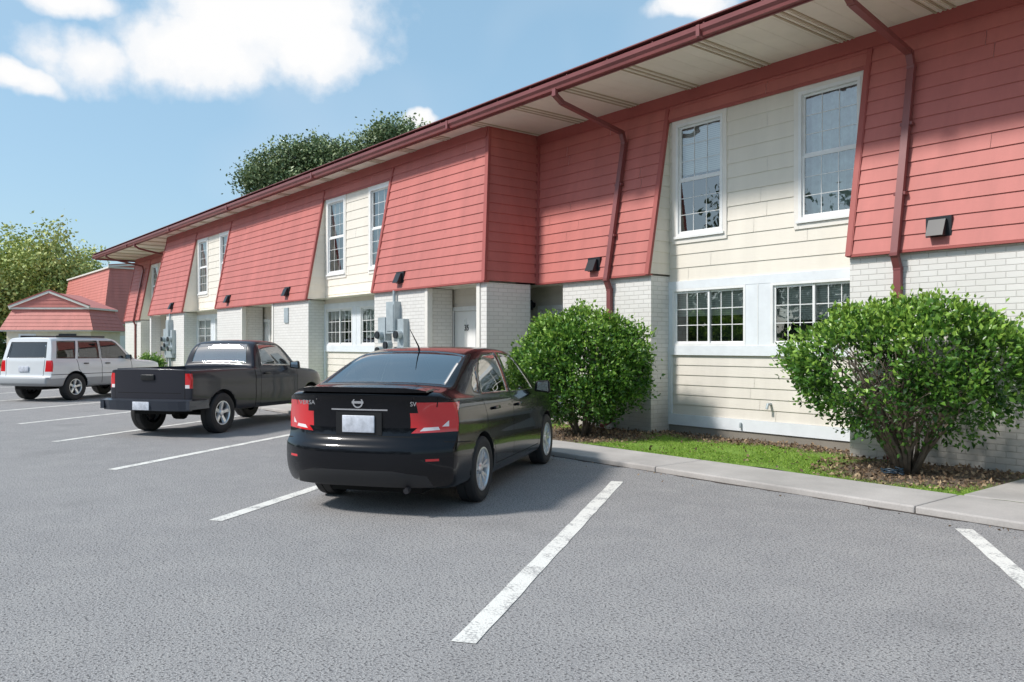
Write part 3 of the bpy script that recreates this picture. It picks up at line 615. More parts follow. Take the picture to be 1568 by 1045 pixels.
def loft(P,mats):
    bm=bmesh.new(); st=P['st']; xr,xf=st[0],st[-1]; rings=[]; CZ=[0,.6,.9,1,.9,.6,0]
    def sec(x):
        w=I(P['w'],x); zb=I(P['zb'],x); bt=I(P['belt'],x); zt=I(P['top'],x); wr=I(P['wr'],x); cr=P['crown']
        ze=max(zt-cr,bt+.006); zt=max(zt,ze+.012); h=bt-zb
        rows=[(I(WF,f)*w,zb+f*h) for f in (0,.06,.16,.28,.40,.475,.53,.62,.72,.80,.89,.955,1)]
        sh=.95*w-.012; gh=min(1,max(0,(ze-bt)/.3))
        for f in (.08,.4,.75,1): rows.append((lerp(sh,min(wr,sh),f)+.022*math.sin(math.pi*f)*gh,lerp(bt,ze,f)))
        return rows,zt-ze,w
    def xo(x,y,z,w):
        fr=max(0,1-(x-xr)/P.get('fr',.35)); ff=max(0,1-(xf-x)/P.get('ff',.6)); q=min(1,abs(y)/w)
        return x+fr*(I(P['rprof'],z)+P['rbow']*q**P.get('rq',3))-ff*(I(P['fprof'],z)+P['fbow']*q**2.5)
    info=[]
    for x in st:
        rows,cr,w=sec(x)
        yb,zb=rows[0]; yt,zt=rows[-1]
        bot=[bm.verts.new((xo(x,f*yb,zb,w),f*yb,zb)) for f in FR]
        left=[bm.verts.new((xo(x,y,z,w),y,z)) for y,z in rows[1:-1]]
        right=[bm.verts.new((xo(x,y,z,w),-y,z)) for y,z in rows[1:-1]]
        top=[bm.verts.new((xo(x,f*yt,zt+c*cr,w),f*yt,zt+c*cr)) for f,c in zip(FR,CZ)]
        rings.append((bot,left,top,right)); info.append((rows,cr,w,x))
    def loop(r): return r[0][::-1]+r[1]+r[2]+r[3][::-1]
    Ls=[loop(r) for r in rings]; n=len(Ls[0])
    for a,b in zip(Ls[:-1],Ls[1:]):
        for i in range(n):
            j=(i+1)%n; bm.faces.new((a[i],b[i],b[j],a[j]))
    for idx in (0,-1):
        bot,left,top,right=rings[idx]; rows,cr,w,x=info[idx]
        grid=[bot]
        for k,(y,z) in enumerate(rows[1:-1]):
            row=[left[k]]+[bm.verts.new((xo(x,f*y,z,w),f*y,z)) for f in FR[1:-1]]+[right[k]]; grid.append(row)
        grid.append(top)
        for a,b in zip(grid[:-1],grid[1:]):
            for i in range(6):
                q=(a[i],a[i+1],b[i+1],b[i]); bm.faces.new(q if idx==0 else q[::-1])
    bmesh.ops.recalc_face_normals(bm,faces=bm.faces)
    if bm.calc_volume(signed=True)<0: bmesh.ops.reverse_faces(bm,faces=bm.faces)
    me=bpy.data.meshes.new('tmp'); bm.to_mesh(me); bm.free(); ob=bpy.data.objects.new('tmp',me); scene.collection.objects.link(ob)
    ss=ob.modifiers.new('s','SUBSURF'); ss.levels=2; ss.render_levels=2
    cut=[]
    for ax in P['axles']:
        for s in (1,-1):
            c=MB(); r=P['arch']; y0=s*(P['wmax']+.15); y1=s*(P['wmax']-.27); N=48; za=P['rw']+.015
            pa=[(ax+r*math.cos(2*math.pi*i/N),y0,za+r*math.sin(2*math.pi*i/N)) for i in range(N)]; pb=[(p[0],y1,p[2]) for p in pa]
            c.v=pa+pb; c.f=[tuple(range(N)),tuple(range(N,2*N))[::-1]]+[(i,i+N,(i+1)%N+N,(i+1)%N) for i in range(N)]; c.m=[0]*len(c.f); c.mi(DARK)
            co=c.obj('cut'); tb=bmesh.new(); tb.from_mesh(co.data); bmesh.ops.recalc_face_normals(tb,faces=tb.faces)
            if tb.calc_volume(signed=True)<0: bmesh.ops.reverse_faces(tb,faces=tb.faces)
            tb.to_mesh(co.data); tb.free()
            bo=ob.modifiers.new('b','BOOLEAN'); bo.operation='DIFFERENCE'; bo.object=co; bo.solver='EXACT'; cut.append(co)
    dg=bpy.context.evaluated_depsgraph_get(); me2=bpy.data.meshes.new_from_object(ob.evaluated_get(dg))
    for o in cut+[ob]: bpy.data.objects.remove(o,do_unlink=True)
    bm=bmesh.new(); bm.from_mesh(me2); bm.normal_update()
    if bm.calc_volume(signed=True)<0: bmesh.ops.reverse_faces(bm,faces=bm.faces)
    za=P['rw']+.015
    for f in bm.faces:
        f.material_index=0; f.smooth=True
        for ax in P['axles']:
            vr=max(math.hypot(v.co.x-ax,v.co.z-za) for v in f.verts); 
            if vr<P['arch']+.002 : f.material_index=3; f.smooth=False
    return bm
def pip(x,y,poly):
    ins=False; j=len(poly)-1
    for i in range(len(poly)):
        xi,yi=poly[i]; xj,yj=poly[j]
        if (yi>y)!=(yj>y) and x<(xj-xi)*(y-yi)/(yj-yi)+xi: ins=not ins
        j=i
    return ins
def cutp(bm,ax,poly,mi,filt):
    a,b=ax; x0=min(p[0] for p in poly)-.001;x1=max(p[0] for p in poly)+.001;y0=min(p[1] for p in poly)-.001;y1=max(p[1] for p in poly)+.001
    def near():
        out=[]
        for f in bm.faces:
            if f.material_index==3: continue
            c0=[v.co[a] for v in f.verts]
            if max(c0)<x0 or min(c0)>x1: continue
            c1=[v.co[b] for v in f.verts]
            if max(c1)<y0 or min(c1)>y1: continue
            if filt(f.normal,f.calc_center_median()): out.append(f)
        return out
    for i in range(len(poly)):
        p=poly[i];q=poly[(i+1)%len(poly)]; co=V((0,0,0)); co[a]=p[0];co[b]=p[1]; no=V((0,0,0)); no[a]=q[1]-p[1]; no[b]=-(q[0]-p[0])
        no.normalize()
        fs=near(); g=set(fs)
        for f in fs: g.update(f.edges); g.update(f.verts)
        bmesh.ops.bisect_plane(bm,geom=list(g),dist=1e-5,plane_co=co,plane_no=no)
        bm.normal_update()
    sel=[]
    for f in near():
        c=f.calc_center_median()
        if pip(c[a],c[b],poly): f.material_index=mi; sel.append(f)
    return sel
rear=lambda n,c: abs(n.x)>.35 and c.x<-.3
rlamp=lambda n,c: abs(n.x)>.2 and c.x<-.3
def strip(bm,ax,p,q,filt,w=.0045,mi=8):
    d=V((q[0]-p[0],q[1]-p[1])).normalized(); n=V((-d.y,d.x))*w
    cutp(bm,ax,[(p[0]-n.x,p[1]-n.y),(q[0]-n.x,q[1]-n.y),(q[0]+n.x,q[1]+n.y),(p[0]+n.x,p[1]+n.y)],mi,filt)
def expand(poly,e):
    cx=sum(p[0] for p in poly)/len(poly);cy=sum(p[1] for p in poly)/len(poly); out=[]
    for x,y in poly:
        d=math.hypot(x-cx,y-cy); out.append((x+(x-cx)/d*e,y+(y-cy)/d*e))
    return out
def window(bm,ax,poly,filt,e=.022):
    cutp(bm,ax,expand(poly,e),2,filt); s=cutp(bm,ax,poly,1,filt)
    if s:
        bmesh.ops.inset_region(bm,faces=s,thickness=.004,depth=-.006,use_even_offset=True)
        bm.normal_update()
def finish(bm,name,parent,mats):
    me=bpy.data.meshes.new(name)
    for m in mats: me.materials.append(m)
    bm.to_mesh(me); bm.free()
    ob=bpy.data.objects.new(name,me); scene.collection.objects.link(ob); ob.parent=parent; return ob
def wheel(parent,name,x,y,R,rim,wd,n,split=True):
    s=1 if y>0 else -1; m=MB(); h=wd/2
    m.lathe([(rim-.012,s*h*.8),(rim+.004,s*h*.95),(lerp(rim,R,.5),s*h*1.04),(R-.02,s*h*.97),(R-.004,s*h*.8),(R,s*h*.5),(R,s*h*.1),(R-.008,s*h*.08),(R-.008,0),(R,-s*.02*h),(R,-s*h*.8),(R-.03,-s*h),(rim,-s*h*.9)],RUB,(x,y,R),64)
    m.lathe([(rim-.0,s*h*.93),(rim-.014,s*h*.93),(rim-.022,s*h*.8),(rim-.03,s*h*.2),(rim-.035,-s*h*.8)],RIM,(x,y,R),64)
    m.lathe([(rim-.03,-s*h*.1),(.0,-s*h*.1)],HUBD,(x,y,R),32); m.lathe([(rim*.62,s*.0),(rim*.62,s*h*.12),(0,s*h*.12)],HUBD,(x,y,R),32)
    m.lathe([(rim*.27,s*h*.35),(rim*.27,s*h*.68),(rim*.2,s*h*.8),(0,s*h*.84)],RIM,(x,y,R),24)
    for k in range(n):
        a=2*math.pi*k/n+.2; offs=(-.085,.085) if split else (0,)
        for o in offs:
            a0=a+o*.6; a1=a+o*(1.9 if split else 1); w0=.020 if split else .034; w1=.018 if split else .042
            c=[]
            for (r,an,w,yy) in ((rim*.2,a0,w0,.62),(rim-.014,a1,w1,.80)):
                d=V((math.cos(an),0,math.sin(an))); t=V((-math.sin(an),0,math.cos(an)))
                for (tt,yq) in ((-1,yy-.28),(1,yy-.28),(.7,yy),(-.7,yy)):
                    p=V((x,y+s*h*yq,R))+d*r+t*w*tt; c.append(p)
            m.hexa(c,RIM)
    return m.obj(name,parent,smooth=False)
def rbox(mb_parent,name,x0,x1,y0,y1,z0,z1,mat,bev=.03,seg=3):
    m=MB(); m.box(x0,x1,y0,y1,z0,z1,mat); o=m.obj(name,mb_parent,smooth=True); b=o.modifiers.new('b','BEVEL'); b.width=bev; b.segments=seg; return o
def mirror_(parent,x,y,z,mat,sc=1):
    for s in (1,-1):
        m=MB(); c=[(x-.03,s*(y-.04),z+.0),(x+.05,s*(y-.04),z),(x+.07,s*(y+.15*sc),z-.02),(x-.02,s*(y+.16*sc),z-.02),(x-.03,s*(y-.02),z+.13),(x+.03,s*(y-.02),z+.12),(x+.05,s*(y+.14*sc),z+.13),(x-.02,s*(y+.15*sc),z+.14)]
        m.hexa(c,mat); o=m.obj('side_mirror',parent,smooth=True); b=o.modifiers.new('b','BEVEL'); b.width=.025; b.segments=3
        g=MB(); g.face([(x-.034,s*(y+.0),z+.02),(x-.026,s*(y+.14*sc),z+.0),(x-.026,s*(y+.13*sc),z+.12),(x-.034,s*(y+.01),z+.11)],CHR); g.obj('mirror_glass',parent)
def seat(parent,x,y,w,mat,zs=.5,zt=1.02,head=True):
    rbox(parent,'seat_base',x-.1,x+.42,y-w/2,y+w/2,.35,zs,mat,.05)
    m=MB(); m.hexa([(x-.12,y-w/2,zs-.1),(x+.02,y-w/2,zs-.1),(x+.02,y+w/2,zs-.1),(x-.12,y+w/2,zs-.1),(x-.30,y-w/2*.85,zt),(x-.2,y-w/2*.85,zt),(x-.2,y+w/2*.85,zt),(x-.30,y+w/2*.85,zt)],mat)
    o=m.obj('seat_back',parent,smooth=True); b=o.modifiers.new('b','BEVEL'); b.width=.04; b.segments=3
    if head: rbox(parent,'headrest',x-.36,x-.26,y-.12,y+.12,zt+.03,zt+.19,mat,.04)
def place(name,rw,halfw,yaw=35.2):
    a=math.radians(yaw); H=V((-math.sin(a),math.cos(a),0)); Rv=V((math.cos(a),math.sin(a),0))
    c=V((rw[0],rw[1],0))-Rv*halfw
    return empty(name,c,math.atan2(H.y,H.x))
def handles(parent,lst,y,mat):
    for x,z in lst:
        for s in (1,-1): rbox(parent,'door_handle',x,x+.17,s*(y-.005),s*(y+.03),z,z+.03,mat,.010,2)
def text(parent,body,size,loc,rot,mat,ext=.003,name='badge_text'):
    t=bpy.data.curves.new(name,'FONT'); t.body=body; t.size=size; t.extrude=ext; t.materials.append(mat); t.align_x='CENTER'
    o=bpy.data.objects.new(name,t); scene.collection.objects.link(o); o.parent=parent; o.location=loc; o.rotation_euler=rot
RROT=(math.pi/2,0,-math.pi/2)

def sedan():
    e=place('black_sedan_car',(-6.31,4.68),.82)
    PNT=paint('black_paint',(.004,.0045,.007),.22,coat=.62,da=.04,spec=.12)
    mats=[PNT,CGL,TRIMB,DARK,REDL,WHL,CHR,BPL,GAP]
    P=dict(st=[-1.04,-1.0,-.92,-.80,-.62,-.5,-.4,-.2,0,.2,.35,.55,.8,1.1,1.4,1.62,1.78,1.95,2.15,2.35,2.5,2.65,2.85,3.05,3.22,3.35,3.42],
      w=[(-1.04,.825),(-.8,.84),(-.3,.846),(1.3,.8475),(2.6,.843),(3.1,.82),(3.42,.74)],
      zb=[(-1.04,.26),(-.6,.22),(0,.19),(2.6,.18),(3.42,.22)],
      belt=[(-1.04,1.03),(-.6,1.035),(-.2,1.01),(.5,.975),(1.5,.945),(2.3,.93),(2.7,.89),(3.1,.80),(3.42,.68)],
      top=[(-1.04,1.085),(-.9,1.115),(-.62,1.13),(-.52,1.14),(-.4,1.185),(-.2,1.27),(0,1.35),(.2,1.415),(.35,1.448),(.55,1.472),(.8,1.486),(1.1,1.488),(1.4,1.48),(1.62,1.462),(1.78,1.43),(1.95,1.35),(2.15,1.24),(2.35,1.13),(2.5,1.05),(2.65,1.01),(2.85,.97),(3.05,.92),(3.22,.86),(3.42,.74)],
      wr=[(-1.04,.70),(-.6,.69),(-.45,.67),(0,.625),(.35,.61),(.8,.615),(1.4,.61),(1.78,.60),(2.2,.65),(2.5,.70),(3.0,.70),(3.42,.55)],
      crown=.03,rprof=[(.2,.14),(.27,.09),(.36,.02),(.44,.0),(.60,.0),(.645,.015),(.675,.085),(.78,.095),(.93,.085),(1.0,.075),(1.06,.05),(1.12,.055)],rbow=.26,rq=4,
      fprof=[(.2,.06),(.35,0),(.5,0),(.7,.06),(.9,.1)],fbow=.35,axles=[0,2.6],arch=.345,rw=.315,wmax=.84)
    bm=loft(P,mats)
    cutp(bm,(1,2),[(-.68,.20),(.68,.20),(.62,.37),(.34,.415),(-.34,.415),(-.62,.37)],7,rear)
    lf=[(.475,.735),(.74,.985),(1.0,1.0),(1.0,.775),(.84,.745)]
    for s in (1,-1):
        cutp(bm,(1,2),[(s*y,z) for y,z in lf],4,rlamp)
        cutp(bm,(1,2),[(s*.545,.752),(s*.655,.862),(s*.70,.762)],5,rlamp)
        cutp(bm,(1,2),[(s*.715,.79),(s*.765,.79),(s*.765,.84),(s*.715,.84)],5,rlamp)
    cutp(bm,(0,2),[(-1.1,.765),(-1.1,1.005),(-.60,1.0),(-.70,.90),(-.78,.79)],4,lambda n,c: abs(n.y)>.3 and c.x<-.55)
    gl=lambda n,c:abs(n.y)>.4 and c.z>.9
    window(bm,(0,2),[(1.10,1.0),(2.08,.985),(2.02,1.06),(1.72,1.33),(1.55,1.395),(1.10,1.42)],gl)
    window(bm,(0,2),[(1.02,1.005),(1.02,1.42),(.62,1.405),(.42,1.35),(.24,1.23),(.10,1.03)],gl)
    window(bm,(0,2),[(.045,1.045),(.19,1.24),(.30,1.32),(.18,1.28),(-.05,1.14),(-.10,1.06)],gl,.012)
    window(bm,(0,1),[(-.46,-.62),(-.48,0),(-.46,.62),(.26,.56),(.33,.2),(.33,-.2),(.26,-.56)],lambda n,c:abs(n.z)>.3 and c.z>1.1 and c.x<.6)
    window(bm,(0,1),[(1.83,-.53),(1.80,-.2),(1.80,.2),(1.83,.53),(2.40,.62),(2.46,.3),(2.46,-.3),(2.40,-.62)],lambda n,c:abs(n.z)>.3 and c.z>1.0)
    sd=lambda n,c:abs(n.y)>.4
    for p,q in (((2.16,.30),(2.10,.62)),((2.10,.62),(2.14,.97)),((1.06,.30),(1.05,.985)),((.36,.52),(.20,.60)),((.20,.60),(.06,.99)),((.45,.30),(.36,.52)),((.45,.31),(2.16,.31)),((-.36,.62),(-.80,.66))): strip(bm,(0,2),p,q,sd)
    strip(bm,(1,2),(-.56,.705),(.56,.705),rear); 
    for s in (1,-1): strip(bm,(1,2),(s*.68,.96),(s*.70,1.06),rlamp)
    for s in (1,-1): cutp(bm,(1,2),[(s*.62,.50),(s*.72,.50),(s*.72,.52),(s*.62,.52)],4,rear)
    strip(bm,(1,2),(-.27,.935),(.27,.935),rear,.006,6)
    finish(bm,'body',e,mats)
    for n,x,y in (('wheel_rl',0,.745),('wheel_rr',0,-.745),('wheel_fl',2.6,.745),('wheel_fr',2.6,-.745)): wheel(e,n,x,y,.315,.208,.195,7)
    m=MB(); N=16
    for i in range(N):
        ya=lerp(-.62,.62,i/N); yb=lerp(-.62,.62,(i+1)/N); f=lambda y:-1.01+.13*(abs(y)/.66)**4; t=lambda y:.03*(1-(abs(y)/.62)**6)
        m.hexa([(f(ya),ya,1.09),(f(ya)+.17,ya,1.10),(f(yb)+.17,yb,1.10),(f(yb),yb,1.09),(f(ya)-.012,ya,1.105+t(ya)),(f(ya)+.16,ya,1.12+t(ya)*.3),(f(yb)+.16,yb,1.12+t(yb)*.3),(f(yb)-.012,yb,1.105+t(yb))],PNT)
    m.obj('trunk_spoiler',e,smooth=False)
    rbox(e,'licence_plate',-.968,-.955,-.155,.155,.735,.885,PLATE,.006); m=MB(); m.box(-.954,-.93,-.22,.22,.715,.915,TRIMB); m.obj('plate_recess',e)
    text(e,'VERSA',.055,(-.966,.50,.975),RROT,CHR,.002); text(e,'SV',.055,(-.962,-.52,.975),RROT,CHR,.002)
    m=MB(); m.lathe([(.05,0),(.05,.012),(.038,.012),(.038,0)],CHR,(0,0,0),24); m.box(-.056,.056,.0,.014,-.010,.010,CHR); o=m.obj('emblem',e); o.rotation_euler=(0,0,math.pi/2); o.location=(-.962,0,1.0)
    mirror_(e,2.02,.86,.95,PNT); handles(e,[(.32,.86),(1.17,.84)],.838,PNT)
    m=MB(); m.tube([(.42,0,1.45),(.40,0,1.49),(.18,0,1.66)],[.012,.008,.003],BLK,8); m.obj('antenna',e)
    for y in (.36,-.36): seat(e,1.15,y,.48,INT)
    seat(e,.30,0,1.15,INT,.5,1.02,False)
    for y in (.38,-.38): rbox(e,'rear_headrest',-.02,.07,y-.12,y+.12,1.02,1.17,INT,.04)
    rbox(e,'parcel_shelf',-.45,.05,-.6,.6,1.00,1.05,INT,.02); rbox(e,'dashboard',1.95,2.4,-.66,.66,.75,1.0,INT,.06)
    m=MB(); m.lathe([(.18,0),(.19,.012),(.18,.024),(.17,.012),(.18,0)],BLK,(0,0,0),28); o=m.obj('steering_wheel',e); o.location=(1.78,.36,.97); o.rotation_euler=(0,0,math.pi/2)
    m=MB(); m.tube([(-.90,-.45,.25),(-.96,-.45,.24)],.025,HUBD,12); m.box(-.6,3.0,-.45,.45,.16,.24,DARK); m.tube([(0,-.7,.3),(0,.7,.3)],.04,DARK); m.obj('underbody',e)
sedan()
def pickup():
    e=place('black_pickup_truck',(-14.0,4.87),.80,35.0)
    PNT=paint('charcoal_paint',(.024,.024,.032),.32,coat=.45,spec=.25)
    BMP=M('step_bumper',(.035,.042,.058),.35,.3,coat=.3)
    mats=[PNT,CGL,TRIMB,DARK,REDL,WHL,CHR,BMP,GAP]
    P=dict(st=[-.86,-.82,-.7,-.5,-.2,.1,.4,.75,.92,.985,1.03,1.12,1.3,1.6,1.9,2.02,2.15,2.3,2.48,2.62,2.75,2.95,3.2,3.4,3.55,3.65],
      w=[(-.86,.80),(-.7,.81),(.9,.82),(2.8,.825),(3.3,.81),(3.65,.74)],
      zb=[(-.86,.50),(-.4,.44),(.5,.36),(2.6,.34),(3.65,.38)],
      belt=[(-.86,1.085),(.8,1.085),(1.03,1.07),(2.3,1.05),(2.8,1.01),(3.4,.96),(3.65,.88)],
      top=[(-.86,1.12),(.75,1.12),(.92,1.125),(.985,1.14),(1.03,1.38),(1.12,1.56),(1.3,1.60),(1.6,1.605),(1.9,1.59),(2.02,1.56),(2.15,1.47),(2.3,1.34),(2.48,1.17),(2.62,1.09),(2.75,1.07),(3.2,1.04),(3.55,.97),(3.65,.92)],
      wr=[(-.86,.74),(.9,.74),(.985,.70),(1.12,.63),(1.6,.63),(2.0,.62),(2.3,.66),(2.6,.70),(3.4,.70),(3.65,.6)],
      crown=.03,rprof=[(.3,.03),(.6,0),(1.2,0)],rbow=.05,fr=.12,fprof=[(.2,.05),(.5,0),(.8,0),(1,.08)],fbow=.2,axles=[0,2.9],arch=.39,rw=.345,wmax=.82)
    bm=loft(P,mats)
    for s in (1,-1): cutp(bm,(1,2),[(s*.69,.80),(s*.90,.80),(s*.90,1.04),(s*.69,1.04)],4,rlamp)
    for s in (1,-1): cutp(bm,(1,2),[(s*.69,.80),(s*.90,.80),(s*.90,.855),(s*.69,.855)],5,rlamp)
    cutp(bm,(0,2),[(-.9,.80),(-.9,1.04),(-.77,1.04),(-.77,.80)],4,lambda n,c:abs(n.y)>.3 and c.x<-.6)
    sd=lambda n,c:abs(n.y)>.4 
    gl=lambda n,c:abs(n.y)>.4 and c.z>1.0
    window(bm,(0,2),[(1.22,1.13),(2.25,1.11),(2.20,1.20),(2.0,1.42),(1.90,1.50),(1.25,1.52)],gl)
    window(bm,(1,2),[(-.58,1.19),(.58,1.19),(.52,1.52),(-.52,1.52)],lambda n,c:abs(n.x)>.4 and .8<c.x<1.25 and c.z>1.12)
    window(bm,(0,1),[(2.10,-.54),(2.08,0),(2.10,.54),(2.50,.63),(2.54,0),(2.50,-.63)],lambda n,c:abs(n.z)>.3 and c.z>1.1)
    for p,q in (((1.12,.42),(1.14,1.10)),((2.36,.42),(2.38,1.06)),((1.12,.42),(2.36,.42)),((1.14,1.10),(1.18,1.52))): strip(bm,(0,2),p,q,sd,.006)
    strip(bm,(0,2),(.965,.40),(.965,1.12),lambda n,c:abs(n.y)>.3,.012)
    for s in (1,-1): strip(bm,(1,2),(s*.685,.60),(s*.685,1.12),rear,.006)
    strip(bm,(1,2),(-.685,.60),(.685,.60),rear,.006); strip(bm,(1,2),(-.62,.72),(.62,.72),rear,.005)
    s=cutp(bm,(0,1),[(-.78,-.68),(-.78,.68),(.90,.68),(.90,-.68)],3,lambda n,c:abs(n.z)>.6 and c.z>1.0)
    bmesh.ops.delete(bm,geom=s,context='FACES')
    finish(bm,'body',e,mats)
    m=MB(); a,b,c,d=-.78,.90,-.68,.68; z0,z1=.66,1.115
    m.face([(a,c,z0),(b,c,z0),(b,d,z0),(a,d,z0)],DARK); m.face([(a,c,z0),(b,c,z0),(b,c,z1),(a,c,z1)],BMP); m.face([(a,d,z0),(b,d,z0),(b,d,z1),(a,d,z1)],BMP); m.face([(a,c,z0),(a,d,z0),(a,d,z1),(a,c,z1)],BMP); m.face([(b,c,z0),(b,d,z0),(b,d,z1),(b,c,z1)],BMP)
    m.obj('bed_liner',e)
    for n,x,y in (('wheel_rl',0,.705),('wheel_rr',0,-.705),('wheel_fl',2.9,.705),('wheel_fr',2.9,-.705)): wheel(e,n,x,y,.345,.205,.22,5,False)
    m=MB(); N=10
    for i in range(N):
        ya=lerp(-.84,.84,i/N); yb=lerp(-.84,.84,(i+1)/N); f=lambda y:-1.03+.10*(abs(y)/.84)**4
        m.hexa([(f(ya)+.03,ya,.44),(-.84,ya,.44),(-.84,yb,.44),(f(yb)+.03,yb,.44),(f(ya),ya,.60),(-.84,ya,.62),(-.84,yb,.62),(f(yb),yb,.60)],BMP)
    for s in (1,-1): m.hexa([(-.95,s*.80,.46),(-.95,s*.87,.46),(-.45,s*.87,.46),(-.45,s*.80,.46),(-.95,s*.80,.60),(-.95,s*.87,.60),(-.45,s*.86,.60),(-.45,s*.80,.60)],BMP)
    m.obj('rear_bumper',e)
    rbox(e,'licence_plate',-1.035,-1.02,-.16,.16,.45,.585,PLATE,.005)
    rbox(e,'tailgate_handle',-.885,-.855,-.13,.13,.93,1.02,TRIMB,.01)
    mirror_(e,2.12,.84,1.06,TRIMB,1.1); handles(e,[(1.22,.97)],.815,TRIMB)
    for y in (.34,-.34): seat(e,1.55,y,.52,INT2,.72,1.18)
    rbox(e,'dashboard',2.2,2.5,-.66,.66,.9,1.08,INT,.05)
    m=MB(); m.box(-.7,3.4,-.4,.4,.36,.46,DARK); m.tube([(0,-.65,.345),(0,.65,.345)],.05,DARK); m.tube([(0,-.02,.345),(0,.14,.345)],.13,DARK,12); m.tube([(2.9,-.65,.345),(2.9,.65,.345)],.04,DARK); m.obj('chassis',e)
pickup()
def suv():
    e=place('white_suv_car',(-24.8,4.62),.84,35.2)
    PNT=paint('silver_white_paint',(.68,.69,.70),.3,dustc=(.4,.38,.34)); GRYB=M('grey_cladding',(.36,.37,.38),.55)
    mats=[PNT,CGL2,TRIMB,DARK,REDL,WHL,CHR,GRYB,GAP]
    P=dict(st=[-.93,-.90,-.84,-.62,-.4,-.1,.2,.6,1.0,1.4,1.6,1.70,1.9,2.1,2.25,2.34,2.5,2.9,3.15,3.35,3.42,3.45],
      w=[(-.93,.86),(-.6,.875),(2.6,.885),(3.1,.87),(3.45,.82)],
      zb=[(-.93,.42),(0,.36),(2.6,.36),(3.45,.40)],
      belt=[(-.93,1.10),(0,1.10),(1.8,1.07),(2.4,1.04),(3.1,1.0),(3.45,.96)],
      top=[(-.93,1.66),(-.88,1.70),(-.78,1.715),(-.4,1.725),(.6,1.73),(1.4,1.72),(1.6,1.70),(1.70,1.65),(1.9,1.48),(2.1,1.30),(2.25,1.17),(2.34,1.12),(2.5,1.10),(3.15,1.06),(3.45,1.0)],
      wr=[(-.93,.69),(0,.70),(1.6,.69),(2.0,.73),(2.4,.78),(3.2,.78),(3.45,.72)],
      crown=.03,rprof=[(.3,.05),(.45,0),(.62,0),(.68,.06),(1.08,.09),(1.2,.12),(1.6,.22),(1.75,.26)],rbow=.06,fr=.25,fprof=[(.3,.04),(.5,0),(.9,0),(1.1,.03)],fbow=.14,axles=[0,2.69],arch=.42,rw=.37,wmax=.875)
    bm=loft(P,mats)
    cutp(bm,(0,2),[(-1.1,.3),(3.6,.3),(3.6,.62),(-1.1,.62)],7,lambda n,c:abs(n.y)>.3); cutp(bm,(1,2),[(-1,.3),(1,.3),(1,.66),(-1,.66)],7,lambda n,c:abs(n.x)>.3)
    for s in (1,-1): cutp(bm,(1,2),[(s*.66,.80),(s*.95,.80),(s*.95,1.10),(s*.68,1.10)],4,rlamp)
    cutp(bm,(0,2),[(-1,.80),(-1,1.10),(-.74,1.10),(-.76,.80)],4,lambda n,c:abs(n.y)>.3 and c.x<-.6)
    gl=lambda n,c:abs(n.y)>.4 and c.z>1.0
    window(bm,(0,2),[(-.60,1.16),(.0,1.15),(.10,1.61),(-.50,1.60)],gl); window(bm,(0,2),[(.12,1.15),(.88,1.14),(.88,1.62),(.22,1.61)],gl)
    window(bm,(0,2),[(.98,1.14),(2.0,1.12),(1.96,1.20),(1.60,1.55),(1.50,1.61),(.98,1.62)],gl)
    window(bm,(1,2),[(-.64,1.17),(.64,1.17),(.58,1.58),(-.58,1.58)],lambda n,c:abs(n.x)>.3 and c.x<0)
    window(bm,(0,1),[(1.72,-.56),(1.70,0),(1.72,.56),(2.16,.66),(2.22,0),(2.16,-.66)],lambda n,c:abs(n.z)>.3 and c.z>1.1)
    sd=lambda n,c:abs(n.y)>.4
    for p,q in (((.93,.45),(.93,1.62)),((2.10,.45),(2.08,1.1)),((.40,.55),(.10,.85)),((.10,.85),(.06,1.12)),((-.9,.72),(3.4,.72))): strip(bm,(0,2),p,q,sd,.008)
    for s in (1,-1): strip(bm,(1,2),(s*.62,.68),(s*.64,1.12),rear,.007)
    finish(bm,'body',e,mats)
    for n,x,y in (('wheel_rl',0,.75),('wheel_rr',0,-.75),('wheel_fl',2.69,.75),('wheel_fr',2.69,-.75)): wheel(e,n,x,y,.37,.215,.235,5,False)
    rbox(e,'rear_bumper',-1.0,-.84,-.86,.86,.46,.66,GRYB,.05); rbox(e,'licence_plate',-.885,-.86,-.16,.16,.80,.94,PLATE,.005)
    for s in (1,-1): rbox(e,'roof_rail',-.4,1.3,s*.60-.02,s*.60+.02,1.71,1.765,TRIMB,.012)
    mirror_(e,1.86,.88,1.10,TRIMB,1.1); handles(e,[(.26,.99),(1.05,.98)],.872,TRIMB)
    for y in (.38,-.38): seat(e,1.3,y,.52,INT,.75,1.28)
    seat(e,.35,0,1.2,INT,.75,1.24,False)
    m=MB(); m.box(-.7,3.2,-.45,.45,.32,.42,DARK); m.tube([(0,-.7,.37),(0,.7,.37)],.045,DARK); m.obj('chassis',e)
suv()

# ---------------------------------------------------------------- sky, sun, camera
AZ,EL=math.radians(20),math.radians(46)
S=V((-math.sin(AZ)*math.cos(EL),-math.cos(AZ)*math.cos(EL),math.sin(EL)))
w=bpy.data.worlds.new('World'); scene.world=w; w.use_nodes=True; nt=w.node_tree; nt.nodes.clear()
sky=nt.nodes.new('ShaderNodeTexSky'); sky.sky_type='NISHITA'; sky.sun_disc=False; sky.sun_elevation=EL; sky.sun_rotation=math.atan2(S.x,S.y); sky.air_density=1.0; sky.dust_density=1.4; sky.ozone_density=1.0
bg=nt.nodes.new('ShaderNodeBackground'); bg.inputs[1].default_value=.15; nt.links.new(sky.outputs[0],bg.inputs[0])
tc=nt.nodes.new('ShaderNodeTexCoord'); dirv=tc.outputs['Generated']; sp=nt.nodes.new('ShaderNodeSeparateXYZ'); nt.links.new(dirv,sp.inputs[0])
nz=noise(nt,dirv,12,6,.6); nz2=noise(nt,dirv,3.2,3,.5); wa=noise(nt,dirv,7,4,.6)
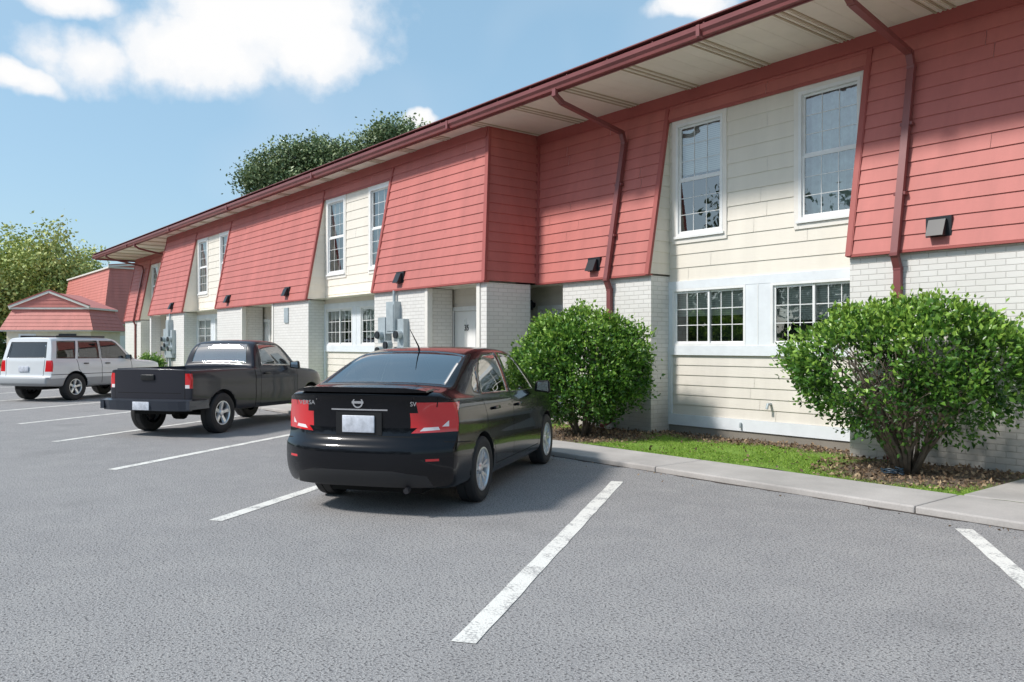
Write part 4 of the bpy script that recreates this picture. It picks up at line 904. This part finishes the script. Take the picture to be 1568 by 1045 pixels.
mpw=nt.nodes.new('ShaderNodeMapping'); nt.links.new(dirv,mpw.inputs[0]); mpw.inputs['Location'].default_value=(5,3,1); we=noise(nt,mpw.outputs[0],8,4,.6)
az=mth(nt,'ADD',mth(nt,'ARCTAN2',sp.outputs[0],sp.outputs[1]),mth(nt,'MULTIPLY',mth(nt,'SUBTRACT',wa,.5),.10))
el=mth(nt,'ADD',mth(nt,'ARCSINE',sp.outputs[2]),mth(nt,'MULTIPLY',mth(nt,'SUBTRACT',we,.5),.07))
blobs=[(410,20,190,95),(490,85,95,65),(315,85,165,60),(120,82,95,48),(110,-5,85,24),(10,112,80,24),(1050,0,75,26),(645,196,40,13)]
field=None
for px,py,rx,ry in blobs:
    o=math.atan((px-784)/1250); a0=-.8954+o; e0=math.atan((529-py)/1250*math.cos(o)); ra=rx/1250*math.cos(o)**2; re=ry/1250*math.cos(o)
    dx=mth(nt,'DIVIDE',mth(nt,'SUBTRACT',az,a0),ra); dy=mth(nt,'DIVIDE',mth(nt,'SUBTRACT',el,e0),re)
    r=mth(nt,'SUBTRACT',1.0,mth(nt,'SQRT',mth(nt,'ADD',mth(nt,'MULTIPLY',dx,dx),mth(nt,'MULTIPLY',dy,dy))))
    field=r if field is None else mth(nt,'MAXIMUM',field,r)
fd=mth(nt,'ADD',field,mth(nt,'MULTIPLY',mth(nt,'SUBTRACT',nz,.5),1.5))
fac=ramp(nt,fd,-.14,.36); fac=mth(nt,'MULTIPLY',fac,ramp(nt,field,-.4,.05))
wisp=mth(nt,'MULTIPLY',ramp(nt,nz2,.5,.85),.4); fac=mth(nt,'MAXIMUM',fac,mth(nt,'MULTIPLY',wisp,ramp(nt,sp.outputs[2],0,.2)))
ccol=mix_rgb(nt,ramp(nt,mth(nt,'ADD',fd,mth(nt,'MULTIPLY',nz,.6)),.15,1.0),(.78,.85,.94),(1,1,1))
hz=nt.nodes.new('ShaderNodeBackground'); hz.inputs[0].default_value=(.45,.77,1.0,1); hz.inputs[1].default_value=1.0
m0=nt.nodes.new('ShaderNodeMixShader'); m0.inputs[0].default_value=.46; nt.links.new(bg.outputs[0],m0.inputs[1]); nt.links.new(hz.outputs[0],m0.inputs[2])
cb=nt.nodes.new('ShaderNodeBackground'); nt.links.new(ccol,cb.inputs[0]); cb.inputs[1].default_value=1.0
mx=nt.nodes.new('ShaderNodeMixShader'); nt.links.new(fac,mx.inputs[0]); nt.links.new(m0.outputs[0],mx.inputs[1]); nt.links.new(cb.outputs[0],mx.inputs[2])
out=nt.nodes.new('ShaderNodeOutputWorld'); nt.links.new(mx.outputs[0],out.inputs[0])
sl=bpy.data.lights.new('sun','SUN'); sl.energy=4.0; sl.angle=math.radians(7); sl.color=(1,.955,.90); so=bpy.data.objects.new('sun',sl); scene.collection.objects.link(so); so.rotation_euler=S.to_track_quat('Z','Y').to_euler()
cd=bpy.data.cameras.new('camera'); cd.sensor_width=36; cd.lens=36*1250/1568; cd.shift_y=6.5/1568; cd.clip_end=2000; cd.clip_start=.05
co=bpy.data.objects.new('camera',cd); scene.collection.objects.link(co); co.location=(0,0,1.5)
fw=V((-.7804,.6252,0)); co.rotation_euler=fw.to_track_quat('-Z','Y').to_euler(); scene.camera=co
scene.view_settings.view_transform='Standard'; scene.view_settings.look='None'; scene.view_settings.exposure=0
